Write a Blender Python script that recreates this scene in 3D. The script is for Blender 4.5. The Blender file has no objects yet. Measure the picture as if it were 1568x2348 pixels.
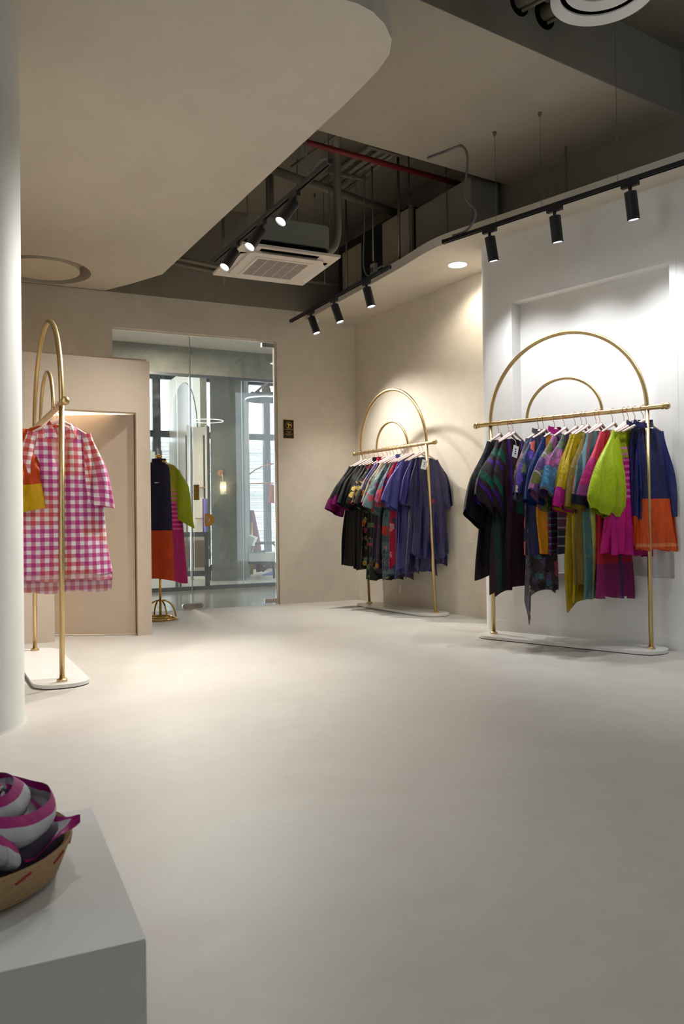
import bpy, math, random
import numpy as np
from mathutils import Vector, Matrix

# ------------------------------------------------------------------ camera, world, exposure
scene = bpy.context.scene
COL = scene.collection
FPX = 1826.0                      # focal length in pixels of the 1568x2348 frame
PITCH, ROLL, CAMH = math.radians(0.66), math.asin(0.0133), 1.0
Fv = np.array([0, math.cos(PITCH), math.sin(PITCH)])
R0 = np.array([1., 0, 0]); U0 = np.cross(R0, Fv)
Rv = R0 * math.cos(ROLL) - U0 * math.sin(ROLL); Uv = np.cross(Rv, Fv)
CP = np.array([0, 0, CAMH])
cam_d = bpy.data.cameras.new('camera'); cam = bpy.data.objects.new('camera', cam_d); COL.objects.link(cam)
cam_d.sensor_fit = 'VERTICAL'; cam_d.sensor_height = 36.0; cam_d.lens = FPX / 2348 * 36
cam_d.clip_start = 0.05; cam_d.clip_end = 200
cam_d.dof.use_dof = True; cam_d.dof.focus_distance = 6.6; cam_d.dof.aperture_fstop = 8.0
cam.matrix_world = Matrix((( Rv[0], Uv[0], -Fv[0], 0), (Rv[1], Uv[1], -Fv[1], 0), (Rv[2], Uv[2], -Fv[2], CAMH), (0, 0, 0, 1)))
scene.camera = cam
scene.view_settings.view_transform = 'Standard'; scene.view_settings.look = 'None'
scene.view_settings.gamma = 1.0; scene.view_settings.use_curve_mapping = False
scene.view_settings.exposure = 0.95

SKY = (0.80, 0.91, 1.0); SKY_STRENGTH = 2.2
world = bpy.data.worlds.new('overcast_sky'); scene.world = world; world.use_nodes = True
bgn = world.node_tree.nodes['Background']; bgn.inputs[0].default_value = (*SKY, 1); bgn.inputs[1].default_value = SKY_STRENGTH

SPOT_W = 80.0
COOL = (0.93, 0.965, 1.0); NEUT = (1.0, 0.965, 0.915); WARM = (1.0, 0.90, 0.76)
def portal(loc, rot, sx, sy):
    l = bpy.data.lights.new('window_portal', 'AREA'); l.shape = 'RECTANGLE'; l.size = sx; l.size_y = sy
    l.cycles.is_portal = True
    o = bpy.data.objects.new('window_portal', l); o.location = loc; o.rotation_euler = rot; COL.objects.link(o)
portal((-4.99, -0.4, 1.75), (math.pi / 2, 0, -math.pi / 2), 4.6, 2.6)
portal((.75, -2.99, 1.27), (-math.pi / 2, 0, math.pi), .8, 1.76)

# pixel -> place helpers (depth always from a floor, wall or known height)
def ray(x, y): return Fv * FPX + Rv * (x - 784) - Uv * (y - 1174)
def atz(x, y, z):
    d = ray(x, y); return CP + d * (z - CAMH) / d[2]
def gp(x, y): return atz(x, y, 0.0)
def onv(x, y, A, B):
    A = np.array(A[:2]); B = np.array(B[:2]); n = np.array([-(B - A)[1], (B - A)[0], 0]); d = ray(x, y)
    return CP + d * (n @ (np.array([A[0], A[1], 0]) - CP)) / (n @ d)

# ------------------------------------------------------------------ object helpers
ORIG = {}
def tag(o, label, cat, group=None):
    o['label'] = label; o['category'] = cat
    if group: o['group'] = group
    return o
def thing(name, label, cat, loc, group=None):
    o = bpy.data.objects.new(name, None); COL.objects.link(o); o.location = Vector(loc)
    o.empty_display_size = 0.1
    ORIG[o.name] = Vector(loc); tag(o, label, cat, group); return o
def new_mesh(name, verts, faces, mat, uvs=None, smooth=False):
    me = bpy.data.meshes.new(name); me.from_pydata([tuple(v) for v in verts], [], faces); me.update()
    if mat: me.materials.append(mat)
    if uvs is not None:
        uvl = me.uv_layers.new(name='UVMap')
        for lp in me.loops: uvl.data[lp.index].uv = uvs[lp.vertex_index]
    if smooth:
        me.polygons.foreach_set('use_smooth', [True] * len(me.polygons))
    return me
def obj(name, geo, mat, parent=None, smooth=False, local=False):
    """geo = (verts, faces[, uvs]) in world space; local=True when verts are already in the parent's space"""
    verts, faces = geo[0], geo[1]; uvs = geo[2] if len(geo) > 2 else None
    if parent is not None:
        off = ORIG.get(parent.name, Vector()) if not local else Vector()
        loc = Vector()
    else:
        a = np.array([tuple(v) for v in verts]); c = (a.min(0) + a.max(0)) / 2
        off = Vector((c[0], c[1], a[:, 2].min())); loc = off
    me = new_mesh(name, [Vector(v) - off for v in verts], faces, mat, uvs, smooth)
    o = bpy.data.objects.new(name, me); COL.objects.link(o); o.location = loc
    if parent is not None: o.parent = parent
    ORIG[o.name] = off
    if smooth: 
        pass
    return o
def struct(name, geo, mat, parent=None, smooth=False):
    o = obj(name, geo, mat, parent, smooth)
    if parent is None: o['kind'] = 'structure'
    return o
def join(*gs):
    V, Fc, UVs = [], [], []
    has = all(len(g) > 2 and g[2] is not None for g in gs)
    for g in gs:
        n = len(V); V += list(g[0]); Fc += [tuple(i + n for i in f) for f in g[1]]
        if has: UVs += list(g[2])
    return (V, Fc, UVs) if has else (V, Fc)
def box(c, s, ax=None, ay=None, az=None):
    """box centred at c, size s, optional axes"""
    c = Vector(c); ax = Vector(ax or (1, 0, 0)); ay = Vector(ay or (0, 1, 0)); az = Vector(az) if az else ax.cross(ay)
    V = []
    for k in (-.5, .5):
        for j in (-.5, .5):
            for i in (-.5, .5): V.append(c + ax * (i * s[0]) + ay * (j * s[1]) + az * (k * s[2]))
    return V, [(0, 2, 3, 1), (4, 5, 7, 6), (0, 1, 5, 4), (2, 6, 7, 3), (0, 4, 6, 2), (1, 3, 7, 5)]
def prism(poly, z0, z1):
    n = len(poly); a = sum(poly[i][0] * poly[(i + 1) % n][1] - poly[(i + 1) % n][0] * poly[i][1] for i in range(n))
    if a < 0: poly = poly[::-1]
    V = [(p[0], p[1], z0) for p in poly] + [(p[0], p[1], z1) for p in poly]
    Fc = [tuple(range(n - 1, -1, -1)), tuple(range(n, 2 * n))] + [(i, (i + 1) % n, n + (i + 1) % n, n + i) for i in range(n)]
    return V, Fc
def wallbox(A, B, z0, z1, th):
    """vertical slab whose face runs A->B, thickness th to the left of A->B"""
    A = Vector((A[0], A[1])); B = Vector((B[0], B[1])); d = (B - A).normalized(); n = Vector((-d.y, d.x)) * th
    return prism([tuple(A), tuple(B), tuple(B + n), tuple(A + n)], z0, z1)
def tube(pts, r, n=12, closed=False, cap=True):
    pts = [Vector(p) for p in pts]; m = len(pts); rs = r if isinstance(r, (list, tuple)) else [r] * m
    V, Fc = [], []; prev = None
    for i, p in enumerate(pts):
        if closed: t = pts[(i + 1) % m] - pts[i - 1]
        else: t = pts[min(i + 1, m - 1)] - pts[max(i - 1, 0)]
        t.normalize()
        if prev is None:
            a = Vector((0, 0, 1)) if abs(t.z) < .9 else Vector((1, 0, 0)); u = t.cross(a).normalized()
        else: u = (prev - t * prev.dot(t)).normalized()
        prev = u; w = t.cross(u)
        for k in range(n):
            th = 2 * math.pi * k / n; V.append(p + (u * math.cos(th) + w * math.sin(th)) * rs[i])
    for i in range(m if closed else m - 1):
        j = (i + 1) % m
        for k in range(n): Fc.append((i * n + k, i * n + (k + 1) % n, j * n + (k + 1) % n, j * n + k))
    if cap and not closed: Fc += [tuple(range(n - 1, -1, -1)), tuple(range((m - 1) * n, m * n))]
    return V, Fc
def lathe(prof, base=(0, 0, 0), n=24, axis=(0, 0, 1), cap=True):
    """prof = [(radius, height)...] revolved about axis through base"""
    ax = Vector(axis).normalized(); a = Vector((1, 0, 0)) if abs(ax.x) < .9 else Vector((0, 1, 0))
    u = ax.cross(a).normalized(); w = ax.cross(u); b = Vector(base); V, Fc = [], []
    for (r, h) in prof:
        for k in range(n):
            th = 2 * math.pi * k / n; V.append(b + ax * h + (u * math.cos(th) + w * math.sin(th)) * r)
    for i in range(len(prof) - 1):
        for k in range(n): Fc.append((i * n + k, i * n + (k + 1) % n, (i + 1) * n + (k + 1) % n, (i + 1) * n + k))
    if cap: Fc += [tuple(range(n - 1, -1, -1)), tuple(range((len(prof) - 1) * n, len(prof) * n))]
    return V, Fc
def sphere(c, r, n=16, m=10):
    return lathe([(max(1e-4, r * math.sin(math.pi * i / m)), -r * math.cos(math.pi * i / m)) for i in range(m + 1)], c, n)
def grid(fn, nu, nv, closed_u=False):
    """fn(i,j)->(pos, uv) ; i around 0..nu, j down 0..nv"""
    V, UVs, Fc = [], [], []; w = nu if closed_u else nu + 1
    for j in range(nv + 1):
        for i in range(w):
            p, uv = fn(i / nu, j / nv); V.append(p); UVs.append(uv)
    for j in range(nv):
        for i in range(nu):
            a = j * w + i; b = j * w + (i + 1) % w
            Fc.append((a, b, b + w, a + w))
    return V, Fc, UVs
def smooth_auto(o, ang=40):
    me = o.data
    me.polygons.foreach_set('use_smooth', [True] * len(me.polygons))
    try: me.set_sharp_from_angle(angle=math.radians(ang))
    except Exception: pass
    return o
def flat_text(txt, size, M, align='CENTER', spacing=1.0):
    """mesh letters lying in the XY plane of matrix M"""
    c = bpy.data.curves.new('lettering', 'FONT'); c.body = txt; c.size = size; c.align_x = align; c.align_y = 'CENTER'
    c.space_line = spacing; c.extrude = size * 0.02; c.resolution_u = 3
    t = bpy.data.objects.new('lettering_tmp', c); COL.objects.link(t)
    dg = bpy.context.evaluated_depsgraph_get(); me = t.evaluated_get(dg).to_mesh()
    V = [M @ v.co for v in me.vertices]; Fc = [tuple(p.vertices) for p in me.polygons]
    t.evaluated_get(dg).to_mesh_clear(); bpy.data.objects.remove(t); bpy.data.curves.remove(c)
    return V, Fc

# ------------------------------------------------------------------ materials
def srgb(r, g, b):
    f = lambda c: (c / 255 / 12.92) if c / 255 <= .04045 else ((c / 255 + .055) / 1.055) ** 2.4
    return (f(r), f(g), f(b))
class NT:
    def __init__(s, name):
        s.m = bpy.data.materials.new(name); s.m.use_nodes = True; s.t = s.m.node_tree; s.t.nodes.clear()
        s.out = s.n('ShaderNodeOutputMaterial'); s.b = s.n('ShaderNodeBsdfPrincipled'); s.l(s.b.outputs[0], s.out.inputs[0])
    def n(s, ty, **kw):
        x = s.t.nodes.new(ty)
        for k, v in kw.items(): setattr(x, k, v)
        return x
    def l(s, a, b): s.t.links.new(a, b)
    def put(s, inp, v):
        if isinstance(v, bpy.types.NodeSocket): s.l(v, inp)
        elif isinstance(v, tuple) and len(v) == 3 and inp.type == 'RGBA': inp.default_value = (*v, 1)
        else: inp.default_value = v
    def math(s, op, a, b=0.0, clamp=False):
        x = s.n('ShaderNodeMath', operation=op, use_clamp=clamp); s.put(x.inputs[0], a); s.put(x.inputs[1], b); return x.outputs[0]
    def mix(s, f, a, b, blend='MIX'):
        x = s.n('ShaderNodeMix', data_type='RGBA', blend_type=blend); s.put(x.inputs[0], f); s.put(x.inputs[6], a); s.put(x.inputs[7], b); return x.outputs[2]
    def noise(s, vec, scale, detail=3.0, rough=.55, dist=0.0):
        x = s.n('ShaderNodeTexNoise'); x.inputs['Scale'].default_value = scale; x.inputs['Detail'].default_value = detail
        x.inputs['Roughness'].default_value = rough; x.inputs['Distortion'].default_value = dist
        if vec is not None: s.l(vec, x.inputs['Vector'])
        return x
    def mapr(s, v, a, b, c, d):
        x = s.n('ShaderNodeMapRange'); s.put(x.inputs[0], v)
        for i, q in enumerate((a, b, c, d)): x.inputs[i + 1].default_value = q
        return x.outputs[0]
    def bump(s, h, strength, dist=.01):
        x = s.n('ShaderNodeBump'); x.inputs['Strength'].default_value = strength; x.inputs['Distance'].default_value = dist
        s.l(h, x.inputs['Height']); s.l(x.outputs[0], s.b.inputs['Normal'])
    def pos(s): return s.n('ShaderNodeNewGeometry').outputs['Position']
def simple(name, col, rough=.5, metal=0.0, spec=.5, emit=None, estr=0.0, coat=0.0):
    t = NT(name); b = t.b; b.inputs['Base Color'].default_value = (*col, 1); b.inputs['Roughness'].default_value = rough
    b.inputs['Metallic'].default_value = metal; b.inputs['Specular IOR Level'].default_value = spec; b.inputs['Coat Weight'].default_value = coat
    if emit: b.inputs['Emission Color'].default_value = (*emit, 1); b.inputs['Emission Strength'].default_value = estr
    return t.m
def plaster(name, col, var=.06, scale=1.6, rough=.75, bump=.12, fine=45, spec=.3):
    t = NT(name); p = t.pos()
    n1 = t.noise(p, scale, 4, .6, .6); n2 = t.noise(p, scale * 6, 3, .6)
    v = t.math('ADD', t.math('MULTIPLY', n1.outputs[0], .65), t.math('MULTIPLY', n2.outputs[0], .35))
    dark = tuple(c * (1 - var) for c in col); lite = tuple(min(1, c * (1 + var)) for c in col)
    c = t.mix(t.mapr(v, .35, .65, 0, 1), dark, lite)
    t.l(c, t.b.inputs['Base Color']); t.b.inputs['Roughness'].default_value = rough; t.b.inputs['Specular IOR Level'].default_value = spec
    t.bump(t.noise(p, fine, 4, .65).outputs[0], bump, .004)
    return t.m
M = {}
M['wall'] = plaster('cream_limewash', srgb(212, 203, 187))
M['wall_white'] = plaster('white_limewash', srgb(224, 222, 219), .03)
M['soffit'] = plaster('cream_ceiling_paint', srgb(205, 196, 182), .04)
M['part'] = plaster('partition_plaster', srgb(208, 193, 174), .04)
M['slab'] = plaster('olive_grey_slab_paint', srgb(138, 132, 119), .06, 1.2, .8)
M['beam'] = plaster('beige_beam_paint', srgb(172, 163, 148), .05, 1.1)
M['column'] = plaster('pillar_white_paint', srgb(214, 213, 208), .03, 2.0, .6)
M['plinth'] = plaster('plinth_paint', srgb(205, 204, 200), .02, 2.5, .55)
M['conc'] = plaster('raw_concrete', srgb(108, 108, 98), .22, 1.3, .7, .2)
M['farfloor'] = plaster('far_beige_floor', srgb(186, 176, 158), .05, 1.0, .4)
M['corridor'] = plaster('grey_polished_concrete', srgb(112, 114, 110), .15, 1.1, .18, .03, spec=.5)
t = NT('microcement_floor'); p = t.pos()
n1 = t.noise(p, .8, 5, .6, .8); n2 = t.noise(p, 7, 4, .6, 1.2)
v = t.math('ADD', t.math('MULTIPLY', n1.outputs[0], .6), t.math('MULTIPLY', n2.outputs[0], .4))
t.l(t.mix(t.mapr(v, .35, .65, 0, 1), srgb(180, 174, 165), srgb(193, 188, 180)), t.b.inputs['Base Color'])
t.l(t.mapr(n2.outputs[0], .3, .7, .46, .52), t.b.inputs['Roughness']); t.b.inputs['Specular IOR Level'].default_value = .35
t.bump(t.noise(p, 60, 3).outputs[0], .02, .002); M['floor'] = t.m
def brushed(name, col, rough):
    t = NT(name); tc = t.n('ShaderNodeTexCoord'); mp = t.n('ShaderNodeMapping'); mp.inputs['Scale'].default_value = (60, 60, 3)
    t.l(tc.outputs['Object'], mp.inputs[0]); n = t.noise(mp.outputs[0], 4, 3)
    t.l(t.mix(t.mapr(n.outputs[0], .3, .7, 0, 1), tuple(c * .82 for c in col), col), t.b.inputs['Base Color'])
    t.b.inputs['Metallic'].default_value = 1; t.l(t.mapr(n.outputs[0], .3, .7, rough - .05, rough + .08), t.b.inputs['Roughness'])
    return t.m
M['brass'] = brushed('brushed_brass', srgb(208, 182, 132), .34)
M['gold'] = simple('polished_gold', srgb(214, 172, 84), .14, 1)
M['steel'] = simple('brushed_steel', srgb(170, 165, 155), .3, 1)
M['copper'] = simple('copper_rod', srgb(190, 140, 112), .3, 1)
M['black'] = simple('black_powder_coat', (.012, .012, .014), .45)
M['blackmetal'] = simple('dark_mullion', (.035, .04, .045), .4)
M['void'] = simple('recess_shade_black', (.006, .006, .006), .9, spec=0)  # near-black stands in for the shade inside slots and holes
M['lens'] = simple('led_lens', (.9, .9, .9), .3, emit=(1, .99, .96), estr=9)
M['lamp'] = simple('downlight_diffuser', (.9, .9, .9), .3, emit=(1, .96, .88), estr=9)
M['ring'] = simple('ring_led', (.9, .9, .9), .3, emit=(1, .95, .85), estr=.6)
M['bulb'] = simple('filament_bulb', (.9, .9, .9), .3, emit=(1, .8, .5), estr=25)
M['base'] = simple('white_lacquer', srgb(226, 224, 220), .22, spec=.5)
M['acwhite'] = simple('ac_plastic', srgb(214, 203, 190), .45)
M['acgrey'] = simple('ac_body_foam', srgb(120, 121, 112), .8)
M['pipe'] = simple('painted_pipe', srgb(132, 124, 110), .6)
M['redpipe'] = simple('red_sprinkler_pipe', srgb(120, 30, 26), .5)
M['conduit'] = simple('grey_flexible_conduit', srgb(104, 105, 106), .6)
M['wire'] = simple('galvanised_wire', srgb(120, 116, 108), .45, .6)
M['duct'] = simple('duct_board', srgb(168, 156, 140), .7)
M['hanger'] = simple('blush_velvet', srgb(226, 200, 192), .85)
M['hook'] = simple('rose_gold_wire', srgb(225, 178, 158), .25, 1)
M['tagpaper'] = simple('tag_paper', srgb(226, 226, 226), .8)
M['ink'] = simple('blue_ink', srgb(45, 62, 120), .8)
M['signblack'] = simple('sign_black', (.008, .008, .008), .6, spec=.2)
M['signgold'] = simple('sign_gold', srgb(176, 138, 62), .35, .8)
M['handle'] = simple('tan_leather_handle', srgb(190, 138, 60), .5)
M['darkwood'] = simple('dark_wood', srgb(62, 54, 48), .45)
M['greywood'] = simple('grey_wood', srgb(74, 76, 76), .5)
M['cane'] = simple('cane_webbing', srgb(176, 156, 128), .7)
M['cushion'] = plaster('linen_cushion', srgb(208, 203, 188), .04, 6, .9, .3, 200)
M['throw'] = plaster('charcoal_throw', srgb(62, 66, 64), .1, 8, .9, .3, 150)
M['cream'] = simple('cream_board', srgb(226, 214, 194), .6)
M['mirror'] = simple('taupe_mirror_fill', srgb(140, 128, 112), .25, 0)
M['lilac'] = simple('lilac_cloth', srgb(140, 128, 186), .8)
M['orangecloth'] = simple('orange_cloth', srgb(226, 122, 48), .8)
M['bluecloth'] = simple('indigo_cloth', srgb(92, 100, 168), .8)
M['redcloth'] = simple('red_cloth', srgb(196, 70, 50), .8)
M['bamboo'] = simple('weathered_bamboo', srgb(168, 178, 172), .8)
M['pvc'] = simple('switch_plate', srgb(226, 218, 204), .5)
t = NT('clear_glass'); t.t.nodes.remove(t.b)
tr = t.n('ShaderNodeBsdfTransparent'); tr.inputs[0].default_value = (.982, .992, .988, 1); gl = t.n('ShaderNodeBsdfGlossy'); gl.inputs['Roughness'].default_value = .02
fr = t.n('ShaderNodeFresnel'); fr.inputs[0].default_value = 1.45; df = t.n('ShaderNodeBsdfDiffuse'); df.inputs[0].default_value = (.7, .74, .74, 1)
m1 = t.n('ShaderNodeMixShader'); m2 = t.n('ShaderNodeMixShader'); t.l(fr.outputs[0], m1.inputs[0]); t.l(tr.outputs[0], m1.inputs[1]); t.l(gl.outputs[0], m1.inputs[2])
sm = t.noise(t.pos(), 2.2, 6, .75, 2.5); t.l(t.mapr(sm.outputs[0], .45, .75, 0.0, .03), m2.inputs[0])
t.l(m1.outputs[0], m2.inputs[1]); t.l(df.outputs[0], m2.inputs[2]); t.l(m2.outputs[0], t.out.inputs[0]); M['glass'] = t.m
M['glassedge'] = simple('glass_edge', srgb(150, 170, 165), .15)
t = NT('smoked_lamp_glass'); t.b.inputs['Alpha'].default_value = .25; t.b.inputs['Base Color'].default_value = (.7, .68, .6, 1); t.b.inputs['Roughness'].default_value = .05; M['shade'] = t.m
t = NT('woven_basket'); p = t.pos()
wv = t.n('ShaderNodeTexWave', wave_type='BANDS', bands_direction='Z'); wv.inputs['Scale'].default_value = 45; wv.inputs['Distortion'].default_value = 1.5
t.l(p, wv.inputs['Vector']); n = t.noise(p, 160, 3)
t.l(t.mix(n.outputs[0], srgb(150, 118, 82), srgb(196, 162, 118)), t.b.inputs['Base Color']); t.b.inputs['Roughness'].default_value = .85
t.bump(t.math('ADD', wv.outputs[1], n.outputs[0]), .5, .003); M['basket'] = t.m
M['redthread'] = simple('red_thread', srgb(158, 40, 40), .8)

FDARK = .72      # cloth albedo relative to the swatch colours read off the lit photograph
def fabric(name, base, layers=(), rough=.5, sheen=.0, bump=.55, alpha=1.0, seed=0, var=.16, silk=.3, dark=None):
    """procedural cloth on the UV map (U = metres across, V = metres down from the shoulder)"""
    t = NT(name); uv = t.n('ShaderNodeUVMap'); uv.uv_map = 'UVMap'
    sp = t.n('ShaderNodeSeparateXYZ'); t.l(uv.outputs[0], sp.inputs[0]); ax = {'u': sp.outputs[0], 'v': sp.outputs[1]}
    off = t.n('ShaderNodeVectorMath', operation='ADD'); t.l(uv.outputs[0], off.inputs[0]); off.inputs[1].default_value = (seed * 1.37, seed * 2.11, seed * .7)
    vec = off.outputs[0]
    mp = t.n('ShaderNodeMapping'); mp.inputs['Scale'].default_value = (9, 2.2, 1); t.l(vec, mp.inputs[0])
    streak = t.noise(mp.outputs[0], 3.0, 4, .6, .4)
    col = base
    def rng(lo, hi, a='v', wob=0.0):
        x = ax[a]
        if wob:
            x = t.math('ADD', x, t.math('MULTIPLY', t.math('SUBTRACT', t.noise(vec, 14, 2).outputs[0], .5), wob))
        return t.math('MULTIPLY', t.math('GREATER_THAN', x, lo), t.math('LESS_THAN', x, hi))
    for L in layers:
        k = L[0]
        if k == 'band': _, a, lo, hi, c = L; col = t.mix(rng(lo, hi, a, .008), col, c)
        elif k == 'rect':
            _, u0, u1, v0, v1, c = L; col = t.mix(t.math('MULTIPLY', rng(u0, u1, 'u', .02), rng(v0, v1, 'v', .04)), col, c)
        elif k == 'stripes':
            _, a, per, duty, c, lo, hi, alp = L
            fr_ = t.math('FRACT', t.math('ADD', t.math('DIVIDE', ax[a], per), 20.0)); m_ = t.math('LESS_THAN', fr_, duty)
            m_ = t.math('MULTIPLY', t.math('MULTIPLY', m_, rng(lo, hi, 'v')), alp); col = t.mix(m_, col, c)
        elif k == 'diag':
            _, slope, per, duty, c, lo, hi = L
            x = t.math('ADD', ax['v'], t.math('MULTIPLY', ax['u'], slope))
            fr_ = t.math('FRACT', t.math('ADD', t.math('DIVIDE', x, per), 20.0)); m_ = t.math('MULTIPLY', t.math('GREATER_THAN', fr_, duty[0]), t.math('LESS_THAN', fr_, duty[1]))
            col = t.mix(t.math('MULTIPLY', m_, rng(lo, hi)), col, c)
        elif k == 'plaid':
            _, per, duty, c1, c2, alp = L
            nz = t.noise(vec, 4.0, 2); tint = t.mix(t.mapr(nz.outputs[0], .47, .62, 0, 1), c1, c2)
            for a in 'uv':
                x = t.math('ADD', ax[a], t.math('MULTIPLY', t.math('SUBTRACT', t.noise(vec, 25, 2).outputs[0], .5), .006))
                fr_ = t.math('FRACT', t.math('ADD', t.math('DIVIDE', x, per), 20.0))
                m_ = t.math('MULTIPLY', t.math('LESS_THAN', fr_, duty), alp)
                col = t.mix(m_, col, tint, 'MULTIPLY')
        elif k == 'floral':
            _, sc, size, cols, lo, hi = L
            dn = t.noise(vec, sc * 3.5, 2); dv = t.n('ShaderNodeVectorMath', operation='SCALE'); t.l(dn.outputs['Color'], dv.inputs[0]); dv.inputs['Scale'].default_value = .55 / sc
            ad = t.n('ShaderNodeVectorMath', operation='ADD'); t.l(vec, ad.inputs[0]); t.l(dv.outputs[0], ad.inputs[1])
            vo = t.n('ShaderNodeTexVoronoi'); vo.inputs['Scale'].default_value = sc; t.l(ad.outputs[0], vo.inputs['Vector'])
            s3 = t.n('ShaderNodeSeparateColor'); t.l(vo.outputs['Color'], s3.inputs[0])
            cr = t.n('ShaderNodeValToRGB'); cr.color_ramp.interpolation = 'CONSTANT'
            for i, c in enumerate(cols):
                e = cr.color_ramp.elements[0] if i == 0 else cr.color_ramp.elements.new(i / len(cols))
                e.position = i / len(cols); e.color = (*c, 1)
            while len(cr.color_ramp.elements) > len(cols): cr.color_ramp.elements.remove(cr.color_ramp.elements[-1])
            t.l(s3.outputs[0], cr.inputs[0])
            shade = t.mix(t.mapr(vo.outputs['Distance'], 0, size, .45, 0), cr.outputs[0], (.02, .01, .03))
            rr = t.math('MULTIPLY', size, t.mapr(s3.outputs[1], 0, 1, .7, 1.4))
            m_ = t.math('MULTIPLY', t.math('LESS_THAN', vo.outputs['Distance'], rr), rng(lo, hi))
            col = t.mix(m_, col, shade)
        elif k == 'patch':
            _, sc, cols, lo, hi = L
            vo = t.n('ShaderNodeTexVoronoi', distance='CHEBYCHEV'); vo.inputs['Scale'].default_value = sc; vo.inputs['Randomness'].default_value = .8; t.l(vec, vo.inputs['Vector'])
            s3 = t.n('ShaderNodeSeparateColor'); t.l(vo.outputs['Color'], s3.inputs[0]); cr = t.n('ShaderNodeValToRGB'); cr.color_ramp.interpolation = 'CONSTANT'
            for i, c in enumerate(cols):
                e = cr.color_ramp.elements[0] if i == 0 else cr.color_ramp.elements.new(i / len(cols))
                e.position = i / len(cols); e.color = (*c, 1)
            while len(cr.color_ramp.elements) > len(cols): cr.color_ramp.elements.remove(cr.color_ramp.elements[-1])
            t.l(s3.outputs[0], cr.inputs[0]); col = t.mix(rng(lo, hi), col, cr.outputs[0])
        elif k == 'blotch':
            _, sc, thr, c, alp = L
            col = t.mix(t.math('MULTIPLY', t.mapr(t.noise(vec, sc, 5, .65, 1.0).outputs[0], thr - .04, thr + .04, 0, 1), alp), col, c)
    if isinstance(col, tuple):
        rgb = t.n('ShaderNodeRGB'); rgb.outputs[0].default_value = (*col, 1); col = rgb.outputs[0]
    hsv = t.n('ShaderNodeHueSaturation'); t.l(col, hsv.inputs['Color']); t.l(t.mapr(streak.outputs[0], .3, .7, 1 - var, 1 + var), hsv.inputs['Value'])
    hsv.inputs['Saturation'].default_value = 1.06
    dk = t.mix(1.0, hsv.outputs[0], (dark or FDARK,) * 3, 'MULTIPLY'); t.l(dk, t.b.inputs['Base Color'])
    t.b.inputs['Roughness'].default_value = rough; t.b.inputs['Sheen Weight'].default_value = sheen; t.b.inputs['Specular IOR Level'].default_value = silk
    t.b.inputs['Alpha'].default_value = alpha
    mp2 = t.n('ShaderNodeMapping'); mp2.inputs['Scale'].default_value = (26, 7, 1); t.l(vec, mp2.inputs[0])
    t.bump(t.noise(mp2.outputs[0], 1.6, 5, .6, .8).outputs[0], bump, .02)
    return t.m

# ------------------------------------------------------------------ the room shell
EX = Vector((.9085, .4179, 0)); EY = Vector((-.4179, .9085, 0)); EZ = Vector((0, 0, 1))   # room axes (door wall)
DW0 = np.array([-1.716, 9.259]); SL = .46
def dwy(x): return DW0[1] + SL * (x - DW0[0])
ZS, ZL, ZB, ZT = 3.5, 3.6, 4.2, 4.72      # soffit, left ceiling, beam underside, slab
CORNER = (.19, dwy(.19)); MIDEND = (1.64, 7.65)
struct('floor', prism([(-5.2, -3.2), (4.6, -3.2), (4.6, 8.3), (.9, 11.2), (-1.0, dwy(-1.0)), (-5.2, dwy(-5.2))], -.1, 0), M['floor'])
struct('ceiling', prism([(-5.4, -3.2), (5.0, -3.2), (5.0, 11.8), (-5.4, 11.8)], ZT, ZT + .2), M['slab'])
# back wall with the glass entrance
GX0, GX1, GZ = -2.542, -.766, 3.21
A, B = (-5.2, dwy(-5.2)), CORNER
struct('wall_back', join(wallbox(A, (GX0, dwy(GX0)), 0, ZL, .16), wallbox((GX1, dwy(GX1)), (.30, dwy(.30)), 0, ZL, .16),
                         wallbox((GX0, dwy(GX0)), (GX1, dwy(GX1)), GZ, ZL, .16)), M['wall'])
struct('wall_back_upper', wallbox(A, (1.2, dwy(1.2)), ZL, ZT, .16), M['slab'])
struct('wall_middle', wallbox(CORNER, MIDEND, 0, ZS, .2), M['wall'])
struct('wall_middle_upper', wallbox((.19, dwy(.19)), (1.95, 7.186), ZS + .09, ZT, .2), M['slab'])
# right display wall with rounded end and niche
RW0 = Vector((1.264, 7.281)); RD = Vector((.6694, -.7429)); RN = Vector((.7429, .6694))
def rw(s, d): q = RW0 + RD * s + RN * d; return (q.x, q.y)
NS0, NS1, NZ0, NZ1, ND = .378, 1.804, .539, 2.908, .125
cor = [rw(-.01 + .13 * (1 - math.sin(a)), .13 * (1 - math.cos(a))) for a in [i * math.pi / 16 for i in range(9)]]
g = [prism(cor + [rw(-.01, .50), rw(NS0, .50), rw(NS0, 0)], 0, ZS),
     wallbox(rw(NS0, 0), rw(NS1, 0), 0, NZ0, .3), wallbox(rw(NS0, 0), rw(NS1, 0), NZ1, ZS, .3),
     wallbox(rw(NS1, 0), rw(4.6, 0), 0, ZS, .3), wallbox(rw(NS0, ND), rw(NS1, ND), NZ0, NZ1, .17)]
struct('wall_right', join(*g), M['wall_white'])
struct('wall_right_upper', wallbox(rw(.45, .47), rw(4.7, .47), ZS + .09, ZT, .2), M['slab'])
gz = .004
struct('trim_1', join(*[box(((a_[0] + b_[0]) / 2, (a_[1] + b_[1]) / 2, z), s_, (RD.x, RD.y, 0), (RN.x, RN.y, 0)) for a_, b_, z, s_ in (
    (rw(NS0 - .05, 0), rw(NS1 + .05, 0), NZ1 + .055, (NS1 - NS0 + .11, gz, .006)),
    (rw(NS1 + .05, 0), rw(NS1 + .05, 0), (NZ0 + NZ1) / 2, (.006, gz, NZ1 - NZ0 + .11)))]), M['wall_white'])
struct('baseboard_right', wallbox(rw(.12, -.006), rw(4.5, -.006), 0, .10, .006), M['wall_white'])
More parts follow.
